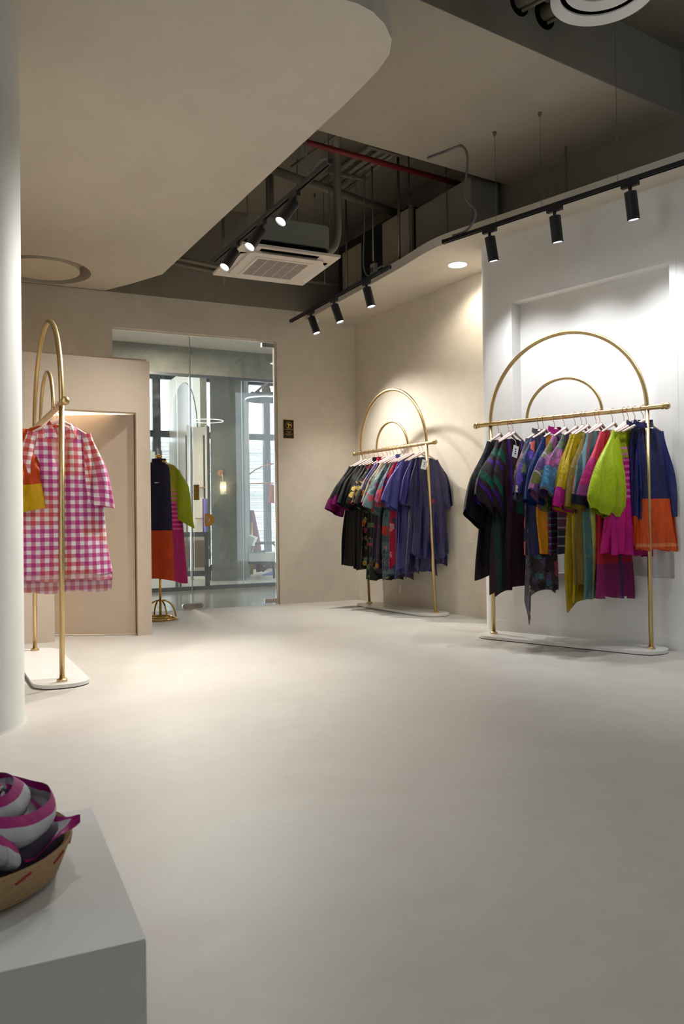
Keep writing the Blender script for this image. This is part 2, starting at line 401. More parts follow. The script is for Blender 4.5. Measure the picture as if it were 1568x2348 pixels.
struct('baseboard_back', wallbox((-.25, dwy(-.25) - .008), (.185, dwy(.185) - .008), 0, .075, .008), M['wall'])
struct('wall_right_side', wallbox((4.35, 3.85), (4.35, -3.2), 0, ZT, .2), M['wall_white'])
# left wall with an unseen street window, added for daylight from the left
WY0, WY1 = -2.7, 1.9
struct('wall_left', join(wallbox((-5.0, -3.2), (-5.0, WY0), 0, ZT, .2), wallbox((-5.0, WY1), (-5.0, dwy(-5.0)), 0, ZT, .2), wallbox((-5.0, WY0), (-5.0, WY1), 3.05, ZT, .2), wallbox((-5.0, WY0), (-5.0, WY1), 0, .45, .2)), M['wall'])
struct('wall_front', join(prism([(-5.2, -3.2), (.3, -3.2), (.3, -3.0), (-5.2, -3.0)], 0, ZT), prism([(1.2, -3.2), (4.6, -3.2), (4.6, -3.0), (1.2, -3.0)], 0, ZT), prism([(.3, -3.2), (1.2, -3.2), (1.2, -3.0), (.3, -3.0)], 2.2, ZT)), M['wall'])
d3 = struct('door_unseen', join(box((.33, -3.1, 1.1), (.06, .06, 2.2)), box((1.17, -3.1, 1.1), (.06, .06, 2.2)), box((.75, -3.1, 2.17), (.9, .06, .06)), box((.75, -3.1, .2), (.9, .06, .4))), M['blackmetal'])  # unseen glazed door, added to light the plinth front
obj('pane', box((.75, -3.1, 1.27), (.78, .012, 1.74)), M['glass'], d3)
w1 = struct('window_unseen', join(*[box((-5.1, y_, 1.75), (.06, .06, 2.6)) for y_ in (WY0 + .03, WY0 + 1.47, WY1 - 1.47, WY1 - .03)] + [box((-5.1, -.4, z), (.06, 4.6, .06)) for z in (.48, 3.02)]), M['blackmetal'])
for k in range(3): obj('pane', box((-5.1, WY0 + .77 + 1.53 * k, 1.75), (.012, 1.5, 2.5)), M['glass'], w1)

# right soffit with its curved fascia
edge = [(-.45, 9.92), (.562, 7.962), (.70, 7.66), (.80, 7.44), (.90, 7.26), (1.03, 7.11), (1.2, 6.93), (1.539, 6.584), (2.46, 5.625), (4.35, 3.66)]
def chaikin(P, n=2):
    for _ in range(n):
        Q = [P[0]]
        for i in range(len(P) - 1):
            a, b = Vector(P[i]), Vector(P[i + 1]); Q += [tuple(a * .75 + b * .25), tuple(a * .25 + b * .75)]
        P = Q + [P[-1]]
    return P
struct('soffit_right', prism(chaikin(edge) + [(4.6, 3.9), (4.6, 6.0), (2.2, 8.2), (.32, dwy(.32) - .01), (-.4, dwy(-.4) - .01)], ZS, ZS + .09), M['soffit'])
# left dropped ceiling with rounded nose and ring recess
pl = [atz(*q, ZL) for q in ((780, -4), (820, 8), (855, 27), (882, 55), (898, 90), (893, 125), (868, 160), (800, 230), (372, 629), (300, 651), (240, 666))]
pl = [(q[0], q[1]) for q in pl]
RC, RO, RI = (-3.02, 8.10), .47, .36
outer = pl + [(-5.0, dwy(-5.0) - .02), (-5.0, 3.2), (-1.2, 3.55)]
import bmesh
def slab_with_hole(poly, c, r, z0, z1, n=48):
    bm = bmesh.new()
    o = [bm.verts.new((p_[0], p_[1], z0)) for p_ in poly]; h = [bm.verts.new((c[0] + r * math.cos(2 * math.pi * i / n), c[1] + r * math.sin(2 * math.pi * i / n), z0)) for i in range(n)]
    ed = [bm.edges.new((o[i], o[(i + 1) % len(o)])) for i in range(len(o))] + [bm.edges.new((h[i], h[(i + 1) % n])) for i in range(n)]
    bmesh.ops.triangle_fill(bm, use_beauty=True, edges=ed)
    ex = bmesh.ops.extrude_face_region(bm, geom=list(bm.faces))
    bmesh.ops.translate(bm, vec=(0, 0, z1 - z0), verts=[e for e in ex['geom'] if isinstance(e, bmesh.types.BMVert)])
    bmesh.ops.recalc_face_normals(bm, faces=bm.faces); bm.verts.index_update()
    V = [v_.co.copy() for v_ in bm.verts]; Fc = [tuple(v_.index for v_ in f_.verts) for f_ in bm.faces]; bm.free(); return V, Fc
lc = struct('ceiling_left', slab_with_hole(outer, RC, RO, ZL, ZL + .16), M['soffit'])
obj('recess_disc', lathe([(RI, 0), (RI, .16)], (RC[0], RC[1], ZL + .005), 48), M['soffit'], lc)
obj('recess_cover', lathe([(RO + .05, 0), (RO + .05, .02)], (RC[0], RC[1], ZL + .16), 48), M['soffit'], lc)
# wide plastered beam under the slab
bd = Vector((.848, .53)); bn = Vector((-.53, .848))
f0, f1, n0, n1_ = atz(706, 292, ZB), atz(1270, 455, ZB), atz(960, 0, ZB), atz(1568, 270, ZB)
def ext(a, b, t0, t1):
    a = np.array(a[:2]); b = np.array(b[:2]); return tuple(a + (b - a) * t0), tuple(a + (b - a) * t1)
fa, fb = ext(f0, f1, -1.5, 2.0); na, nb = ext(n0, n1_, -2.0, 1.9)
struct('beam', prism([na, nb, fb, fa], ZB + .006, ZT), M['slab'])
struct('beam_soffit', prism([na, nb, fb, fa], ZB, ZB + .006), M['beam'])
# round painted pillar at the left
pillar = struct('column', lathe([(.41, 0), (.40, .02), (.40, ZL)], (-2.017, 3.962, 0), 64), M['column']); smooth_auto(pillar)

# ------------------------------------------------------------------ fitting-room partition, door ajar
P0 = gp(60, 1477)[:2]; P1 = gp(349, 1455)[:2]; pd = Vector(P1 - P0).normalized(); pn = Vector((-pd.y, pd.x)); P1v = Vector(P1)
def pp(s, d=0): q = P1v - pd * s + pn * d; return (q.x, q.y)     # s to the left from the free end, d inwards
J0 = .125; J1 = (Vector(gp(127, 1473)[:2]) - P1v).length; PH = 2.47; DH = 2.0
struct('wall_partition', join(wallbox(pp(J0), pp(0), 0, PH, .12), wallbox(pp(J1), pp(J0), DH, PH, .12), wallbox(pp(3.2), pp(J1), 0, PH, .12),
        wallbox(pp(0, .12), pp(0, 1.55), 0, PH, .12)), M['part'])
hx = Vector(pp(J0 + .012, .05)); dd = Vector((-1, .03)).normalized(); dnv = Vector((-dd.y, dd.x)) * -1
dr = struct('door_1', prism([tuple(hx), tuple(hx + dd * .80), tuple(hx + dd * .80 + dnv * .04), tuple(hx + dnv * .04)], .012, DH - .01), M['part'])
plq = Vector(pp(0)); q0 = hx + dd * .43
tag(obj('black_plaque', box((q0.x, q0.y - .012, 1.0 + (1202 - 1012) * 7.1 / FPX), (.05, .012, .13)), M['signblack']), 'small black plaque fixed on the beige fitting-room door', 'sign')
fl = bpy.data.lights.new('fitting_room_lamp', 'POINT'); fl.energy = 45; fl.color = WARM; fl.shadow_soft_size = .12
ftl = thing('ceiling_lamp', 'small round lamp inside the fitting room behind the ajar door', 'lamp', (-2.75, 7.75, 2.42))
obj('diffuser', lathe([(.10, -.03), (.12, 0), (.12, .05)], (-2.75, 7.75, 2.42), 24), M['lamp'], ftl)
struct('ceiling_fitting_room', prism([pp(3.2, .12), pp(0, .12), pp(0, 1.5), pp(3.2, 1.5)], PH - .02, PH + .04), M['part'])
flo = bpy.data.objects.new('fitting_room_light', fl); COL.objects.link(flo); flo.parent = ftl; flo.location = (0, 0, -.12)

# ------------------------------------------------------------------ glass entrance
def dwp(x, d, z): return Vector((x, dwy(x), z)) + EY * d
split = -1.735
ed_ = struct('door_2', box(dwp((split + GX1) / 2, .06, GZ / 2 + .004), ((GX1 - split) / EX.x - .06, .012, GZ - .05), EX, EY), M['glass'])
obj('glass_edge', box(dwp(split + .004, .06, GZ / 2), (.006, .014, GZ - .06), EX, EY), M['glassedge'], ed_)
sp_ = struct('window_2', box(dwp((split + GX0) / 2 - .005, .06, GZ / 2 + .004), ((split - GX0) / EX.x - .02, .012, GZ - .03), EX, EY), M['glass'])
obj('glass_edge', box(dwp(split - .004, .06, GZ / 2), (.004, .014, GZ - .03), EX, EY), M['glassedge'], sp_)
struct('trim_2', join(box(dwp(GX1 - .012, .06, GZ / 2), (.028, .05, GZ), EX, EY), box(dwp((GX0 + GX1) / 2, .06, GZ - .008), ((GX1 - GX0) / EX.x, .03, .016), EX, EY)), M['wall'])
obj('top_patch', box(dwp(GX1 - .10, .045, GZ - .055), (.15, .04, .05), EX, EY), M['steel'], ed_)
obj('bottom_patch', box(dwp(GX1 - .095, .045, .045), (.16, .045, .05), EX, EY), M['steel'], ed_)
def stadium(c, L_, h, th, ax, up, n=10):
    """flat pill shape in plane (ax,up), thickness along ax x up"""
    c = Vector(c); ax = Vector(ax); up = Vector(up); nr = ax.cross(up); pts = []
    for i in range(n + 1): a = -math.pi / 2 + math.pi * i / n; pts.append((L_ / 2 - h / 2 + h / 2 * math.cos(a), h / 2 * math.sin(a)))
    for i in range(n + 1): a = math.pi / 2 + math.pi * i / n; pts.append((-L_ / 2 + h / 2 + h / 2 * math.cos(a), h / 2 * math.sin(a)))
    m = len(pts); V = [c + ax * p_[0] + up * p_[1] - nr * th / 2 for p_ in pts] + [c + ax * p_[0] + up * p_[1] + nr * th / 2 for p_ in pts]
    return V, [tuple(range(m - 1, -1, -1)), tuple(range(m, 2 * m))] + [(i, (i + 1) % m, m + (i + 1) % m, m + i) for i in range(m)]
obj('floor_lock', stadium(dwp(split - .04, .045, .035), .16, .06, .045, EX, EZ), M['steel'], sp_)
obj('floor_lock', join(stadium(dwp(split + .055, .045, .035), .12, .06, .045, EX, EZ), lathe([(.012, 0), (.012, .01)], dwp(split + .06, .022, .035), 16, -EY)), M['steel'], ed_)
# half-moon pull handle
hc = dwp(split + .155, .0, 1.035)
hp = []
for i in range(17): a = -math.pi / 2 + math.pi * i / 16; hp.append((.075 * math.cos(a) * 1.1, .075 * math.sin(a)))
for i in range(9): a = math.pi / 2 - math.pi * i / 8; hp.append((.024 * math.cos(a), .024 * math.sin(a)))
mm = len(hp); hv = [hc + EX * p_[0] + EZ * p_[1] for p_ in hp] + [hc + EX * p_[0] + EZ * p_[1] - EY * .022 for p_ in hp]
hf = [(i, (i + 1) % mm, mm + (i + 1) % mm, mm + i) for i in range(mm)]
for i in range(16):   # arcs stitched as quads front and back
    j0, j1 = 17 + min(8, round((16 - i) / 2)), 17 + min(8, round((15 - i) / 2))
    q = (i, i + 1, j1, j0) if j0 != j1 else (i, i + 1, j0)
    hf.append(q); hf.append(tuple(k_ + mm for k_ in reversed(q)))
obj('pull_handle', (hv, hf), M['handle'], ed_)
obj('handle_bracket', join(*[box(hc + EX * (-.012) + EY * .02 + EZ * z, (.03, .05, .018), EX, EY) for z in (-.062, .062)], box(hc - EX * .02 - EY * .01, (.03, .02, .15), EX, EY)), M['handle'], ed_)
ps = thing('pull_sign', 'small vertical gold PULL sign stuck on the glass door', 'sign', dwp(split + .085, .05, 1.30))
c0 = dwp(split + .055, .048, 1.36)
obj('backing', box(c0, (.066, .004, .18), EX, EY), M['signblack'], ps)
obj('gold_plate', box(c0 - EY * .003, (.054, .004, .164), EX, EY), M['signgold'], ps)
MT = Matrix(((EX.x, 0, -EY.x * -1, 0), (EX.y, 0, -EY.y * -1, 0), (0, 1, 0, 0), (0, 0, 0, 1)))
def face_m(c):   # text plane on the door wall, readable from the room
    return Matrix(((EX.x, 0, -EY.x, c.x), (EX.y, 0, -EY.y, c.y), (EX.z, 1, -EY.z, c.z), (0, 0, 0, 1)))
obj('lettering', flat_text('P\nU\nL\nL', .042, face_m(c0 - EY * .0065), spacing=.95), M['signblack'], ps)
# CCTV notice on the wall
sx = onv(661, 984, (0, dwy(0)), (1, dwy(1)))
c0 = Vector(sx) - EY * .006
cs = thing('surveillance_sign', 'black and gold surveillance notice on wall beside glass door', 'sign', c0)
obj('gold_rim', box(c0, (.138, .006, .232), EX, EY), M['signgold'], cs)
obj('plate', box(c0 - EY * .003, (.128, .006, .222), EX, EY), M['signblack'], cs)
obj('emblem_ring', tube([c0 - EY * .008 + EX * (.04 * math.cos(a)) + EZ * (.045 + .04 * math.sin(a)) for a in [i * math.pi / 14 for i in range(28)]], .003, 6, True), M['signgold'], cs)
obj('camera_emblem', join(box(c0 - EY * .008 + EX * .004 + EZ * .055, (.045, .006, .02), (EX * .94 - EZ * .34).normalized(), EY), box(c0 - EY * .008 - EX * .004 + EZ * .032, (.008, .006, .028), EX, EY), box(c0 - EY * .008 - EX * .006 + EZ * .018, (.03, .006, .006), EX, EY)), M['signgold'], cs)
obj('rule_line', box(c0 - EY * .0075 - EZ * .006, (.115, .003, .004), EX, EY), M['signgold'], cs)
obj('lettering', flat_text('YOU ARE\nUNDER\nSURVEILLANCE\nOF CCTV', .0150, face_m(c0 - EY * .0075 - EZ * .055), spacing=1.0), M['signgold'], cs)

# ------------------------------------------------------------------ racks
def rack(name, label, BL, BR, zr, b_in, lean=(0, 0), ah=None):
    """BL/BR post feet, zr rail height, ah arch rise, lean = rail offset from the feet; returns rail end points"""
    BL, BR = Vector((BL[0], BL[1], 0)), Vector((BR[0], BR[1], 0)); u = (BR - BL).normalized(); W = (BR - BL).length
    lat = Vector((u.y, -u.x, 0)); off = Vector((lean[0], lean[1], 0)); ah = ah or W / 2
    t = thing(name, label, 'clothes rack', (BL + BR) / 2, 'arched brass clothes racks')
    RL, RR = BL + off + EZ * zr, BR + off + EZ * zr; ctr = (RL + RR) / 2
    T = .028; c = (BL + BR) / 2; ln, wd, rc = W + .22, .34, .15
    pts = []
    for cx, cy, a0 in ((1, 1, 0), (-1, 1, 90), (-1, -1, 180), (1, -1, 270)):
        for k in range(9):
            a = math.radians(a0 + 90 * k / 8); pts.append(c + u * (cx * (ln / 2 - rc) + rc * math.cos(a)) - lat * (cy * (wd / 2 - rc) + rc * math.sin(a)))
    obj('base_plate', prism([(p_.x, p_.y) for p_ in pts], .006, T), M['base'], t)
    obj('base_pad', prism([((p_.x - c.x) * .985 + c.x, (p_.y - c.y) * .985 + c.y) for p_ in pts], 0, .006), M['black'], t)
    for foot, top in ((BL, RL), (BR, RR)):
        ps_ = obj('post', tube([foot + EZ * T, foot.lerp(top, .5) + EZ * T / 2, top], .0165, 20), M['brass'], t, True)
        obj('flange', lathe([(.032, 0), (.032, .012), (.022, .018)], foot + EZ * T, 24), M['brass'], ps_)
    up = off.normalized() * 0 + EZ
    smooth_auto(obj('outer_arch', tube([ctr + u * (-W / 2 * math.cos(a)) + (EZ + off / zr) * (ah * math.sin(a)) for a in [i * math.pi / 48 for i in range(49)]], .0165, 16), M['brass'], t))
    smooth_auto(obj('inner_arch', tube([ctr + u * (-b_in * math.cos(a)) + (EZ + off / zr) * (b_in * .95 * math.sin(a)) for a in [i * math.pi / 36 for i in range(37)]], .0125, 14), M['brass'], t))
    r_ = smooth_auto(obj('hanging_rail', tube([RL - u * .14, RR + u * .14], .019, 20), M['brass'], t))
    for e, d in ((RL - u * .145, -1), (RR + u * .145, 1)):
        smooth_auto(obj('ball_end', join(sphere(e, .027, 20, 12), lathe([(.023, 0), (.023, .012)], e - u * (d * .036), 20, u * d)), M['brass'], r_))
    return RL, RR, u, lat
R1 = rack('clothes_rack', 'arched brass rack of multicoloured garments before the white niche wall', gp(1132, 1460), gp(1493, 1496), 1.81, .322)
R2 = rack('clothes_rack', 'arched brass rack of black, floral and navy garments in the cream corner', gp(847, 1388), gp(999, 1412), 1.80, .31, lean=(-.075, -.04))
R3 = rack('clothes_rack', 'arched brass rack with the pink checked shirt beside the white pillar', (-2.40, 6.20), (-1.755, 4.965), 1.755, .33, lean=(.015, -.005), ah=.655)

# ------------------------------------------------------------------ hangers and garments
HOOK = tube([(0, 0, -.095), (0, 0, -.05), (.016, 0, -.026), (.0255, 0, -.008), (.0245, 0, .011), (.012, 0, .0235), (-.006, 0, .0255), (-.021, 0, .015), (-.0255, 0, -.003)], .0026, 6)
def hanger_bar():
    pts = []
    for i in range(25):
        x = -.172 + .344 * i / 24; k = abs(x) / .172; pts.append((x, .012 * math.cos(k * 2.2), -.088 - .010 * (1 - math.exp(-k * 9)) - .080 * k ** 1.15))
    V, Fc = tube(pts, [.0065 + .0055 * (1 - abs(i - 12) / 12) for i in range(25)], 8)
    return V, Fc
HMESH = (new_mesh('hook', *HOOK, M['hook'], None, True), new_mesh('shoulder_bar', *hanger_bar(), M['hanger'], None, True))
def hanger(P, rz, label, group):
    o = bpy.data.objects.new('hanger', None); COL.objects.link(o); o.location = P; o.rotation_euler = (0, 0, rz); tag(o, label, 'hanger', group)
    for nm, me in (('hook', HMESH[0]), ('shoulder_bar', HMESH[1])):
        c = bpy.data.objects.new(nm, me); COL.objects.link(c); c.parent = o
    return o
def sm(x): x = max(0, min(1, x)); return x * x * (3 - 2 * x)
def body_geo(L, sw, hw, th, nd, nw, hem, seed, waves=3.0, amp=.022, ztop=-.105, flare=1.0):
    rs = random.Random(seed); p1, p2, p3, p4 = [rs.uniform(0, 6.28) for _ in range(4)]; k1 = waves * 2 * math.pi / .5; k2 = k1 * 1.83; tilt = rs.uniform(-.05, .05)
    def fn(i, j):
        th_ = 2 * math.pi * i; c, s = math.cos(th_), math.sin(th_)
        ex = math.copysign(abs(c) ** .8, c); v = j
        a = sw + (hw - sw) * (v ** flare) - .012 * math.sin(math.pi * min(1, v * 2.2)); b = .013 + (th - .013) * sm(v * 3.5)
        x = a * ex; y = b * math.copysign(abs(s) ** .8, s)
        zt = ztop - .014 - .078 * (abs(ex)) ** 1.2
        if abs(x) < nw and v < .999:
            d = nd if s > 0 else .018; zt -= d * (1 - abs(x / nw) ** 1.3)
        zh = ztop - L + (tilt * .4 * ex if hem == 'straight' else 0)
        if hem == 'points': zh -= .055 * max(0, ex) ** 6 + .035 * max(0, -ex) ** 6 + tilt * ex
        elif hem == 'asym': zh -= .16 * ex
        elif hem == 'highlow': zh -= -.02 if s > 0 else .06
        elif hem == 'curve': zh += .07 * abs(ex) ** 4
        elif hem == 'front_point': zh -= .10 * max(0, ex) ** 2 + .05 * math.sin(3 * ex)
        elif hem == 'tails': zh -= .27 * max(0, ex) ** 5 + .05 * max(0, -ex) ** 3
        zh += .008 * math.sin(7 * ex + p3)
        z = zt + (zh - zt) * v
        A = amp * (.15 + .85 * sm(v * 1.15)); u_ = x / max(a, .01) * sw
        y += A * (math.sin(k1 * u_ + p1 + .9 * math.sin(3 * v + p3)) + .45 * math.sin(k2 * u_ + p2 + 1.3 * v))
        y += .012 * math.sin(5 * v + p4) * v; x += .006 * math.sin(9 * v + p2) * ex
        return (x, y, z), (x if s >= 0 else x + 3.0, ztop - z)
    return grid(fn, 72, 34, True)
def sleeve_geo(side, sw, ln, out, w0, w1, thk, fwd, seed, t0=0.0, t1=1.0, grow=0.0, ztop=-.105, slant=0.0, puff=0.0, gather=False):
    rs = random.Random(seed * 7 + side); p1, p2, p3 = [rs.uniform(0, 6.28) for _ in range(3)]
    S = Vector((side * (sw - .045), 0, ztop - .066)); E_ = Vector((side * (sw + out), fwd, ztop - .07 - ln)); D = E_ - S; Ln = D.length
    Dn = D.normalized(); Pv = Vector((-Dn.z, 0, Dn.x)).normalized() * (1 if side > 0 else -1)
    if Pv.x * side < 0: Pv = -Pv
    def fn(i, j):
        ph = 2 * math.pi * i; c, s = math.cos(ph), math.sin(ph); t = t0 + (t1 - t0) * j
        w = .032 + (w0 - .032) * sm(t / .55); w += (w1 - w0) * sm((t - .3) / .7) + puff * math.sin(math.pi * t) * t; tk = .014 + (thk - .014) * sm(t * 1.3) + puff * .7 * math.sin(math.pi * t) * t
        if gather and t > .9: q = 1 - .35 * sm((t - .9) / .1); w *= q; tk *= q
        w += grow; tk += grow
        bow = Vector((side * .012 * math.sin(math.pi * t), fwd * .4 * math.sin(math.pi * t), 0))
        p = S + D * t + bow + Pv * (w * math.copysign(abs(c) ** .85, c)) + Vector((0, tk * math.copysign(abs(s) ** .85, s), 0)) + Dn * (slant * c * sm((t - .4) / .6))
        f = .015 * sm(t * 1.5) * (math.sin(4 * c + p1 + 3 * t) + .6 * math.sin(7 * c + p2 + 5 * t)); p.y += f
        p.x += .008 * t * math.sin(3 * s + p3 + 4 * t) * side
        return tuple(p), (w * c if s >= 0 else w * c + 2.0, t * Ln)
    return grid(fn, 36, max(4, int(26 * (t1 - t0))), True)
def collar_geo(nw, h, ztop=-.105, stand=True, spread=.0):
    def fn(i, j):
        th_ = 2 * math.pi * i; c, s = math.cos(th_), math.sin(th_); r = 1 + spread * j
        front = max(0, s)
        return (nw * r * c, .034 * r * s + .002, ztop - .03 * front + h * (1 - j) - (.0 if s < 0 else .015 * j)), (nw * c, .05 * j)
    return grid(fn, 36, 4, True)
def garment(name, label, cat, group, rackpts, P, mats, L=1.0, sw=.188, hw=.27, th=.03, neck=(.10, .075), hem='straight', sleeve=None, cuff=None, collar=None, yaw=0.0, seed=1, waves=3.4, amp=.026, tagged=False, shift=0.0, hanger_label=None, flare=1.0, hz=0.0, xs=1.0):
    u, lat = rackpts[2], rackpts[3]; rz = math.atan2(lat.y, lat.x) + math.radians(yaw)
    hanger(P, rz, hanger_label, group.replace('garments', 'hangers'))
    o = bpy.data.objects.new(name, None); COL.objects.link(o); o.location = P; o.rotation_euler = (0, 0, rz); tag(o, label, cat, group)
    zt = -.105 + hz
    wl = WALLS.get(group); co_, si_ = math.cos(rz), math.sin(rz)
    def fit(geo):
        geo = ([(v[0] * (xs if v[0] > 0 else 1.0), v[1], v[2]) for v in geo[0]],) + tuple(geo[1:])
        if not wl: return geo
        out = []
        for v in geo[0]:
            wx, wy = P.x + co_ * v[0] - si_ * v[1], P.y + si_ * v[0] + co_ * v[1]
            d = (wl[0][0] - wx) * wl[1][0] + (wl[0][1] - wy) * wl[1][1]; lim = .05
            if d < lim:
                mv_ = lim - (lim - .012) * (1 - math.exp(-(lim - d) / .1)) - d      # pressed flat along the wall
                wx -= wl[1][0] * mv_; wy -= wl[1][1] * mv_
                out.append((co_ * (wx - P.x) + si_ * (wy - P.y), -si_ * (wx - P.x) + co_ * (wy - P.y), v[2]))
            else: out.append(v)
        return (out,) + tuple(geo[1:])
    obj('body', fit(body_geo(L, sw, hw, th, neck[0], neck[1], hem, seed, waves, amp, zt, flare)), mats[0], o, True, True)
    if sleeve:
        for sd in (1, -1):
            sl = dict(sleeve); so = obj('sleeve', fit(sleeve_geo(sd, sw, sl['len'], sl.get('out', .06) if sd > 0 else sl.get('outb', sl.get('out', .06)), sl.get('w0', .075), sl.get('w1', .09), sl.get('thk', .028), sl.get('fwd', .0) if sd > 0 else sl.get('fwdb', sl.get('fwd', .0)), seed, 0, 1, 0, zt, sl.get('slant', 0), sl.get('puff', 0), sl.get('gather', False))), mats[1] if len(mats) > 1 else mats[0], o, True, True)
            if cuff: obj('cuff', fit(sleeve_geo(sd, sw, sl['len'], sl.get('out', .06) if sd > 0 else sl.get('outb', sl.get('out', .06)), sl.get('w0', .075), sl.get('w1', .09), sl.get('thk', .028), sl.get('fwd', .0) if sd > 0 else sl.get('fwdb', sl.get('fwd', .0)), seed, 1 - cuff[1], 1.015, .004, zt, sl.get('slant', 0), sl.get('puff', 0), sl.get('gather', False))), cuff[0], so, True, True)
    if collar: obj('collar', collar_geo(neck[1] * 1.02, collar[1], zt, True, collar[2] if len(collar) > 2 else .1), collar[0], o, True, True)
    if tagged:
        tg = obj('price_tag', box((tagged[0], th + .035, zt - tagged[1]), (.062, .003, .10), (.97, .0, .24), (0, 1, 0)), M['tagpaper'], o, False, True)
        obj('tag_string', tube([(tagged[0] - .02, .02, zt - .035), (tagged[0] - .012, th + .028, zt - tagged[1] + .09), (tagged[0] - .012, th + .034, zt - tagged[1] + .045)], .0015, 5), M['tagpaper'], tg, False, True)
        obj('tag_print', join(*[box((tagged[0] - .004 + .004 * k, th + .0375, zt - tagged[1] + .02 - .018 * k), (.022 - .004 * (k % 2), .0012, .006), (.97, 0, .24), (0, 1, 0)) for k in range(3)]), M['ink'], tg, False, True)
    return o
def rail_px(rk, x, y):   # a point on the rail from its pixel
    q = onv(x, y, rk[0], rk[1]); u = rk[2]; s = (Vector(q) - rk[0]).dot(u); return rk[0] + u * s

C = dict(black=srgb(24, 21, 26), plum=srgb(48, 20, 34), purple=srgb(74, 36, 140), green=srgb(22, 82, 62), dkgreen=srgb(18, 58, 44), navy=srgb(38, 42, 96), deepnavy=srgb(24, 26, 66), blue=srgb(24, 50, 104),
    floralnavy=srgb(54, 62, 108), orange=srgb(236, 98, 48), amber=srgb(236, 152, 22), magenta=srgb(182, 42, 132), pink=srgb(222, 66, 130), violet=srgb(104, 70, 138), mustard=srgb(176, 150, 28), olive=srgb(124, 104, 46),
    teal=srgb(84, 124, 122), coral=srgb(226, 74, 100), lime=srgb(182, 206, 42), sky=srgb(86, 148, 190), greyviolet=srgb(92, 82, 90), white=srgb(238, 232, 232), mauve=srgb(190, 120, 160), silver=srgb(190, 190, 196), crimson=srgb(190, 40, 76), peri=srgb(86, 84, 160), cream=srgb(226, 216, 190), rose=srgb(226, 96, 120))
_dm = (Vector(MIDEND) - Vector(CORNER)).normalized()
WALLS = {'garments on the right rack': ((RW0.x, RW0.y), (RN.x, RN.y)), 'garments on the middle rack': (CORNER, (-_dm.y, _dm.x))}
G1 = 'garments on the right rack'; G2 = 'garments on the middle rack'; G3 = 'garments on the left rack'
F = fabric
f_black = F('black_silk', C['black'], [('blotch', 5, .6, srgb(36, 26, 44), .7)], .5, seed=1)
f_strp = F('plum_green_striped_silk', C['plum'], [('diag', .35, .27, (0, .17), srgb(34, 32, 30), 0, 3), ('diag', .35, .27, (.30, .42), C['green'], 0, 3), ('diag', .35, .27, (.42, .58), srgb(22, 96, 72), 0, 3), ('diag', .35, .27, (.76, .88), C['purple'], 0, 3), ('band', 'v', .62, 2, C['dkgreen'])], .5, seed=2)
f_strp_b = F('plum_silk_long', C['plum'], [('band', 'u', -.06, -.02, C['purple']), ('band', 'u', .10, .2, C['black']), ('band', 'u', .2, .235, C['dkgreen'])], .5, seed=3)
f_plum = F('maroon_silk_panelled', srgb(58, 22, 36), [('band', 'u', .075, .105, C['purple']), ('band', 'u', -.105, -.075, C['purple']), ('band', 'u', .17, .30, srgb(34, 24, 32)), ('rect', -.25, -.0, .30, .66, srgb(20, 84, 62))], .5, seed=4)
f_green = F('bottle_green_patch', C['dkgreen'], [], .55, seed=4)
f_gfl = F('grey_floral_chiffon', srgb(78, 70, 78), [('floral', 12, .44, [srgb(44, 40, 44), srgb(156, 138, 142), srgb(200, 96, 140), srgb(86, 130, 146), srgb(120, 104, 150)], 0, 3), ('blotch', 18, .6, srgb(30, 28, 30), .7)], .55, seed=5, dark=1.1)
f_nfl = F('navy_floral_silk', srgb(52, 60, 108), [('floral', 9, .40, [srgb(240, 130, 116), srgb(110, 84, 190), srgb(236, 200, 180), srgb(110, 130, 70)], 0, 3)], .45, seed=6)
f_amber = F('amber_silk', C['amber'], [('blotch', 6, .62, srgb(214, 120, 18), .6)], .45, seed=7)
f_blue = F('royal_navy_silk', C['blue'], [], .4, seed=8)
f_tulip = F('navy_tulip_print', srgb(46, 56, 100), [('floral', 7, .4, [srgb(220, 70, 96), srgb(232, 120, 130), srgb(70, 90, 80), srgb(46, 56, 100)], .5, 3)], .45, seed=9)
f_vio = F('violet_patchwork', C['violet'], [('patch', 7, [srgb(88, 60, 120), srgb(120, 90, 150), srgb(96, 40, 70), srgb(104, 110, 50), srgb(180, 110, 160)], 0, 3), ('diag', .8, .19, (0, .09), srgb(180, 160, 190), 0, 3)][0:1] + [('diag', .8, .23, (0, .08), srgb(176, 156, 190), 0, 3)], .5, seed=10)
f_plaidm = F('magenta_green_plaid', srgb(60, 30, 84), [('stripes', 'u', .04, .3, srgb(196, 60, 150), 0, 3, .8), ('stripes', 'v', .05, .3, srgb(60, 120, 110), 0, 3, .7), ('stripes', 'v', .05, .08, C['silver'], 0, 3, .8), ('stripes', 'u', .04, .07, srgb(30, 26, 40), 0, 3, .9)], .55, seed=11)
f_pblue = F('pink_blue_patchwork', C['mauve'], [('band', 'v', 0, .13, srgb(90, 110, 60)), ('band', 'v', .13, .3, srgb(170, 80, 140)), ('band', 'v', .3, .52, C['sky']), ('band', 'v', .52, 2, srgb(86, 92, 60)), ('blotch', 8, .56, srgb(60, 70, 96), .7), ('blotch', 22, .64, C['silver'], .6)], .5, seed=12)
f_pbody = F('indigo_patchwork_skirt', srgb(72, 58, 120), [('patch', 8, [srgb(72, 58, 120), srgb(96, 50, 66), srgb(150, 90, 150), srgb(30, 34, 46), srgb(96, 120, 60)], 0, 3), ('stripes', 'v', .07, .18, srgb(150, 146, 160), .6, 3, .8)], .5, seed=13)
f_must = F('mustard_silk', C['mustard'], [('blotch', 5, .62, srgb(202, 178, 40), .6)], .45, seed=14, dark=.9)
f_must2 = F('ochre_silk', srgb(168, 140, 22), [('band', 'u', -.04, -.01, srgb(96, 40, 40))], .45, seed=15, dark=.9)
